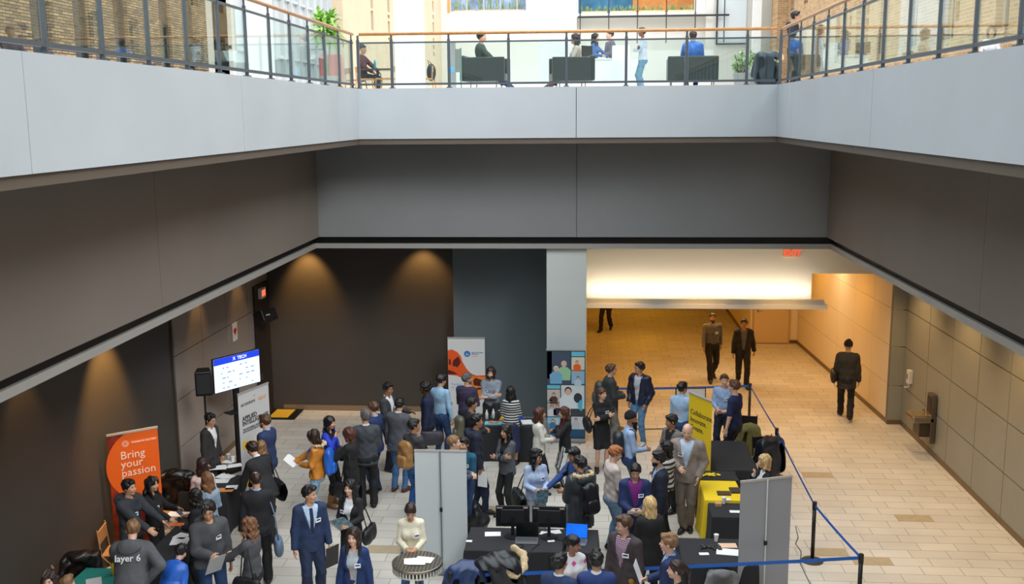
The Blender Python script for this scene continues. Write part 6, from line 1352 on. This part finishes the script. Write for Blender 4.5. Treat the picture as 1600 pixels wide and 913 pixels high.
A('nt', 'young man in a navy t-shirt talking beside the belt post', 1148, 594, 1.88, 300, 'm', 'l', ('short', 'brown'), ('tee', rgb(28, 38, 80)), bottom=TR(DNAVY), arms=('hold', 'down'))
A('blo', 'blonde woman in a black jacket behind the grey banner back', 1195, 711, 1.60, 262, 'f', 'l', ('bob', 'blonde'), ('blazer', BLK), inner=SH(WHT), bottom=TR(BLK), arms=('chin', 'hold'))
# --- front row
A('brb', 'man in a brown blazer with glasses and mustard trousers', 975, 806, 1.80, 215, 'm', 'l', ('quiff', 'brown'), ('jacket', rgb(68, 58, 60)), inner=('shirt', rgb(200, 180, 190), pattern('plaid', rgb(206, 190, 200), rgb(120, 80, 110), .022)), bottom=TR(rgb(170, 120, 44)), arms=('down', 'down'), look=(35, 5), extras=('glasses', 'badgel'), det=2)
A('bbk', 'woman in a black coat with long wavy blonde hair from behind', 1016, 777, 1.72, 350, 'f', 'l', ('xlong', 'blonde'), ('coat', BLK), inner=SH(BLK), bottom=('leggings', BLK), arms=('hold', 'hold'), det=2)
A('nvl', 'light brown haired man in a navy suit facing left at the front', 1046, 834, 1.78, 280, 'm', 'l', ('short', 'ltbrown'), ('jacket', rgb(32, 46, 90)), inner=SH(LBLUE), bottom=TR(NAVY), arms=('hold', 'down'), det=2)
A('pny', 'woman with a dark ponytail low at the front edge', 1058, 876, 1.70, 275, 'f', 'l', ('pony', 'dkbrown'), ('sweater', BLK), bottom=TR(BLK), arms=('hold', 'hold'))
A('arg', 'woman in a white argyle sweater with pink diamonds', 897, 837, 1.66, 160, 'f', 't', ('pony', 'black'), ('sweater', rgb(212, 208, 210), pattern('argyle', rgb(216, 214, 216), rgb(214, 80, 146), .17)), inner=('shirt', rgb(90, 90, 96)), bottom=J(DJEAN), arms=('hold', 'hold'), look=(-50, 10), det=2)
A('nb1', 'black haired man in a navy jacket with his back to the camera, left one', 874, 865, 1.76, 25, 'm', 'm', ('short', 'black'), ('jacket', rgb(34, 52, 90)), bottom=TR(NAVY), arms=('hold', 'hold'), look=(15, 0), det=2)
A('nb2', 'black haired man in a royal navy jacket seen squarely from behind', 932, 861, 1.76, 358, 'm', 'm', ('quiff', 'black'), ('jacket', rgb(32, 54, 108)), bottom=TR(NAVY), arms=('hold', 'hold'), det=2)
A('crw', 'woman in a cream sweater writing at the round cafe table', 641, 790, 1.66, 172, 'f', 'm', ('pony', 'dkbrown'), ('sweater', rgb(232, 224, 200)), bottom=J(JEAN), arms=('hold', 'hold'), lean=6, look=(0, 26), extras=('badgel',), det=2)
# --- passage and corridor
A('w1', 'man in a grey shirt and black trousers walking towards the hall', 1114, 489, 1.84, 172, 'm', 't', ('buzz', 'black'), SH(rgb(96, 92, 90)), bottom=TR(rgb(28, 24, 24)), arms=('swing', 'swingb'), legs='walk', build=1.1, look=(10, 0), extras=('badgel', 'beard'))
A('w2', 'man in a black open jacket walking out of the corridor', 1163, 498, 1.80, 185, 'm', 't', ('short', 'black'), ('coat', rgb(26, 24, 26)), inner=SH(rgb(100, 96, 94)), bottom=TR(rgb(30, 26, 26)), arms=('down', 'swingb'), legs='walk2')
A('w3', 'man in a black beanie and dark coat walking away with a bag', 1326, 532, 1.88, 12, 'm', 'm', ('short', 'black'), ('coat', rgb(50, 46, 42)), bottom=TR(rgb(22, 20, 22)), arms=('down', 'down'), legs='walk2', hat=('beanie', rgb(22, 20, 20)))
q_ = at(947, 517, 0); A('w4', 'person in black walking under the light shelf, only legs visible', 0, 0, 1.76, 200, 'm', 'm', ('short', 'black'), ('coat', rgb(26, 24, 26)), bottom=TR(rgb(24, 20, 22)), legs='walk', pos=(q_.x, q_.y), det=0)
# --- gallery
A('g1', 'man in a green sweater seated in a dark lounge chair on the gallery', 752, 49, 1.78, 95, 'm', 'm', ('short', 'black'), ('sweater', rgb(58, 74, 64)), bottom=J(rgb(34, 50, 100)), shoes=rgb(120, 76, 52), arms=('reach', 'lap'), legs='sitl', zf=ZS, det=1)
A('g2', 'woman with black hair and brown boots seated on the gallery', 899, 53, 1.70, 262, 'f', 'm', ('bob', 'black'), ('sweater', rgb(190, 176, 164)), bottom=J(rgb(60, 74, 84)), shoes=rgb(130, 70, 40), arms=('lap', 'lap'), legs='sitl', zf=ZS, extras=('boots',))
A('g3', 'woman in a blue top behind the white reception desk', 930, 52, 1.74, 110, 'f', 'm', ('long', 'black'), SH(rgb(70, 104, 160)), bottom=TR(BLK), arms=('hold', 'reach'), zf=ZS, det=0)
A('g4', 'person in a grey top behind the raised end of the reception desk', 953, 47, 1.90, 250, 'm', 'l', ('short', 'dkbrown'), SH(rgb(110, 104, 120)), bottom=TR(BLK), arms=('hold', 'hold'), zf=ZS, det=0)
A('g5', 'woman in a white top and jeans standing with crossed arms on the gallery', 1004, 43, 1.68, 262, 'f', 'b', ('short', 'black'), ('sweater', rgb(200, 208, 222)), bottom=J(rgb(104, 144, 170)), arms=('crossA', 'crossB'), zf=ZS, legs='wide')
A('g6', 'man in a bright blue jacket seated with his back to the railing', 1083, 48, 1.78, 2, 'm', 'm', ('short', 'dkbrown'), ('bomber', rgb(24, 104, 196)), bottom=J(DJEAN), arms=('lap', 'lap'), legs='sit', zf=ZS)
A('g7', 'man in a maroon top seated at the gallery cafe table', 566, 70, 1.74, 95, 'm', 'm', ('short', 'black'), ('sweater', rgb(100, 52, 66)), bottom=J(rgb(50, 60, 72)), arms=('lap', 'reach'), legs='sit', zf=ZS, hat=('beanie', rgb(70, 74, 84)))
A('g8', 'man with glasses in a dark jacket behind the right glass railing', 1243, 17, 1.80, 100, 'm', 'm', ('short', 'black'), ('coat', rgb(34, 36, 48)), bottom=TR(BLK), arms=('pocket', 'pocket'), zf=ZS, extras=('glasses', 'hood'))
A('g9', 'dark haired person seated behind the left glass railing', 15, 41, 1.70, 120, 'm', 'd', ('short', 'black'), ('sweater', rgb(50, 46, 50)), bottom=J(DJEAN), arms=('lap', 'lap'), legs='sit', zf=ZS)
A('g10', 'black haired person in a white top behind the right glass railing', 1550, 41, 1.66, 200, 'f', 'm', ('bob', 'black'), SH(WHT), bottom=J(DJEAN), arms=('lap', 'lap'), legs='sit', zf=ZS)
folding_chair(P['g9'].loc[0], P['g9'].loc[1], -R(120), 'dark chair under the person at the left gallery', z=ZS, group='gallery side chairs'); folding_chair(P['g10'].loc[0], P['g10'].loc[1], -R(200), 'dark chair under the person at the right gallery', z=ZS, group='gallery side chairs')
for k_, fc_, lab_, w_, dp_ in (('g1', 95, 'dark leather lounge chair holding the man in a green sweater', .9, 1.0), ('g2', 262, 'dark leather lounge chair holding the woman with crossed boots', .85, .95), ('g6', 2, 'dark leather lounge chair holding the man in a bright blue jacket', 1.2, .8)):
    q_ = P[k_].loc; lounge(q_[0]+.12*math.sin(R(fc_)), q_[1]+.12*math.cos(R(fc_)), -R(fc_), lab_, w_, dp=dp_)
# --- worn and carried things
backpack(P['must'], rgb(36, 96, 190), 'bright blue backpack on the woman in the mustard jacket')
backpack(P['bpk'], rgb(150, 110, 66), 'tan canvas backpack on the young man in charcoal', size=1.05)
backpack(P['bj'], rgb(92, 90, 74), 'olive grey backpack on the man at the back table')
backpack(P['bea'], rgb(44, 48, 54), 'dark backpack on the bearded man in a beanie')
backpack(P['cbp'], rgb(60, 68, 66), 'grey green backpack on the man in the charcoal coat')
backpack(P['park'], rgb(22, 22, 26), 'black backpack slung over the grey parka')
backpack(P['bb'], rgb(26, 28, 34), 'dark backpack on the man in the blue shirt', size=.85)
shoulder_bag(P['lad'], -1, BLK, 'black handbag on the woman with magazines')
shoulder_bag(P['lq'], 1, BLK, 'black bag with a blue bottle pocket on the woman in pale blue', z=.86, w=.34, h=.32)
shoulder_bag(P['drs'], 1, BLK, 'black shoulder bag on the woman in the black dress', z=.98)
shoulder_bag(P['curl'], -1, BLK, 'black handbag on the woman in the grey blazer')
shoulder_bag(P['w3'], -1, rgb(24, 22, 24), 'black messenger bag on the man walking away', z=.98, name='messenger_bag')
shoulder_bag(P['s4'], 1, BLK, 'flat black tote carried by the woman with light brown hair', z=.78, w=.40, h=.34)
shoulder_bag(P['aub'], -1, BLK, 'black laptop bag carried by the woman with the auburn bob', z=.66, w=.42, h=.30, name='laptop_bag')
shoulder_bag(P['s5'], 1, rgb(110, 130, 156), 'pale denim bag hanging at the side of the balding man', z=.62, w=.22, h=.26)
shoulder_bag(P['nsw'], -1, rgb(60, 58, 66), 'dark grey bag hanging from the hand of the man in navy', z=.74, x=.30, strap=False)
KR = mat('folder_black', rgb(46, 42, 42), .4); GF = mat('folder_grey', rgb(170, 172, 176), .5)
MAG = mat('magazine_print', rgb(120, 160, 176), .4, var=.7, vs=16)
held_sheet(P['must'], 0, .30, .22, M_PAPER, 'white papers held by the woman in mustard', off=(0, .10, .05), tilt=(40, 0, 0), n=2)
held_sheet(P['navy'], -1, .24, .32, KR, 'dark folder held low by the man in the navy suit', 'folder', 'folder', off=(-.02, .02, -.12), tilt=(84, 0, 25))
held_sheet(P['lad'], 0, .24, .30, MAG, 'blue and yellow magazines held by the woman in black', 'magazine', 'magazine', off=(0, .03, .06), tilt=(50, 20, 0), n=2)
held_sheet(P['gh'], 1, .24, .32, GF, 'grey folder held by the man in the charcoal hoodie', 'folder', 'folder', off=(.03, .04, -.06), tilt=(60, 0, 10))
held_sheet(P['bst'], 1, .24, .30, GF, 'pale grey folder held by the woman in striped trousers', 'folder', 'folder', off=(-.02, .05, .02), tilt=(85, 0, 0))
held_sheet(P['gsuit'], 1, .22, .28, M_PAPER, 'folded white brochure held by the man in the grey suit', off=(0, .05, 0), tilt=(50, 0, 0))
held_sheet(P['nsw'], -1, .24, .14, M_PAPER, 'white paper held low by the man in the navy sweater', off=(0, .05, -.05), tilt=(70, 0, 0))
held_sheet(P['nh'], 1, .18, .28, M_PAPER, 'white sheet hanging from the hand of the man in the navy hoodie', off=(.02, .03, -.10), tilt=(85, 0, 60))
held_sheet(P['lq'], 0, .20, .28, MAG, 'colourful brochure held by the woman in pale blue', 'brochure', 'brochure', off=(0, .04, -.06), tilt=(70, 0, 0))
held_sheet(P['pur'], 0, .28, .20, M_PAPER, 'white paper held by the man in the purple shirt', off=(.0, .06, .03), tilt=(35, 0, 0))
held_sheet(P['nvl'], 1, .22, .28, M_PAPER, 'white booklet held by the light brown haired man', off=(0, .05, .1), tilt=(70, 0, 0))
held_sheet(P['fl'], 1, .075, .15, mat('phone_dark', rgb(60, 60, 70), .2), 'phone held by the woman with straight black hair', 'phone', 'phone', off=(0, .03, .02), tilt=(40, 0, 0), th=.009)
c_ = P['crw'].world((P['crw'].wr[1]+P['crw'].wr[-1])/2)
for i, (dx, dy, a) in enumerate(((-.06, -.14, .2), (.09, -.10, -.15), (.0, -.18, .05))):
    sheet(0, 0, .24, .18, a, ['white form under the writing hands, left sheet', 'white form under the writing hands, right sheet', 'white form lying nearest on the cafe table'][i], z=1.028+.003*i, pos=(ct.location.x+dx*1.0, ct.location.y+dy+.14), th=.003, group='forms on the cafe table')
cq = P['aub'].world(P['aub'].wr[1]+P['aub'].hd[1]*.09+np.array((0, .02, -.03))); cc = empty('paper_cup', cq, 0, 'white takeaway cup held by the woman with the auburn bob', 'cup'); MB().lathe([(.027, 0), (.038, .10)], n=18).build('cup_body', mat('cup_white', rgb(238, 238, 236), .5), cc); MB().lathe([(.04, .10), (.04, .108), (.034, .112)], n=18).build('lid', M_BLKPL, cc)
cq = P['teal'].world(P['teal'].wr[1]+P['teal'].hd[1]*.09+np.array((0, .02, -.06))); bottle(0, 0, 'clear bottle with green cap in the hands of the man in teal', (170, 186, 190), capc=(40, 160, 90), pos=cq, h=.2)
# lettering on clothes
lp = P['layer']; Tm = Matrix(lp.T.tolist()); lo = lp.TT((0, -.185, 1.27))*lp.s
t_ = text('layer 6', 'lettering', .12, PM(225, 228, 230), lp.topobj, (0, 0, 0), (0, 0, 0), .002, 'CENTER', .002)
t_.matrix_basis = Matrix.Translation(lo) @ Tm.to_4x4() @ Matrix.Rotation(pi/2, 4, 'X')
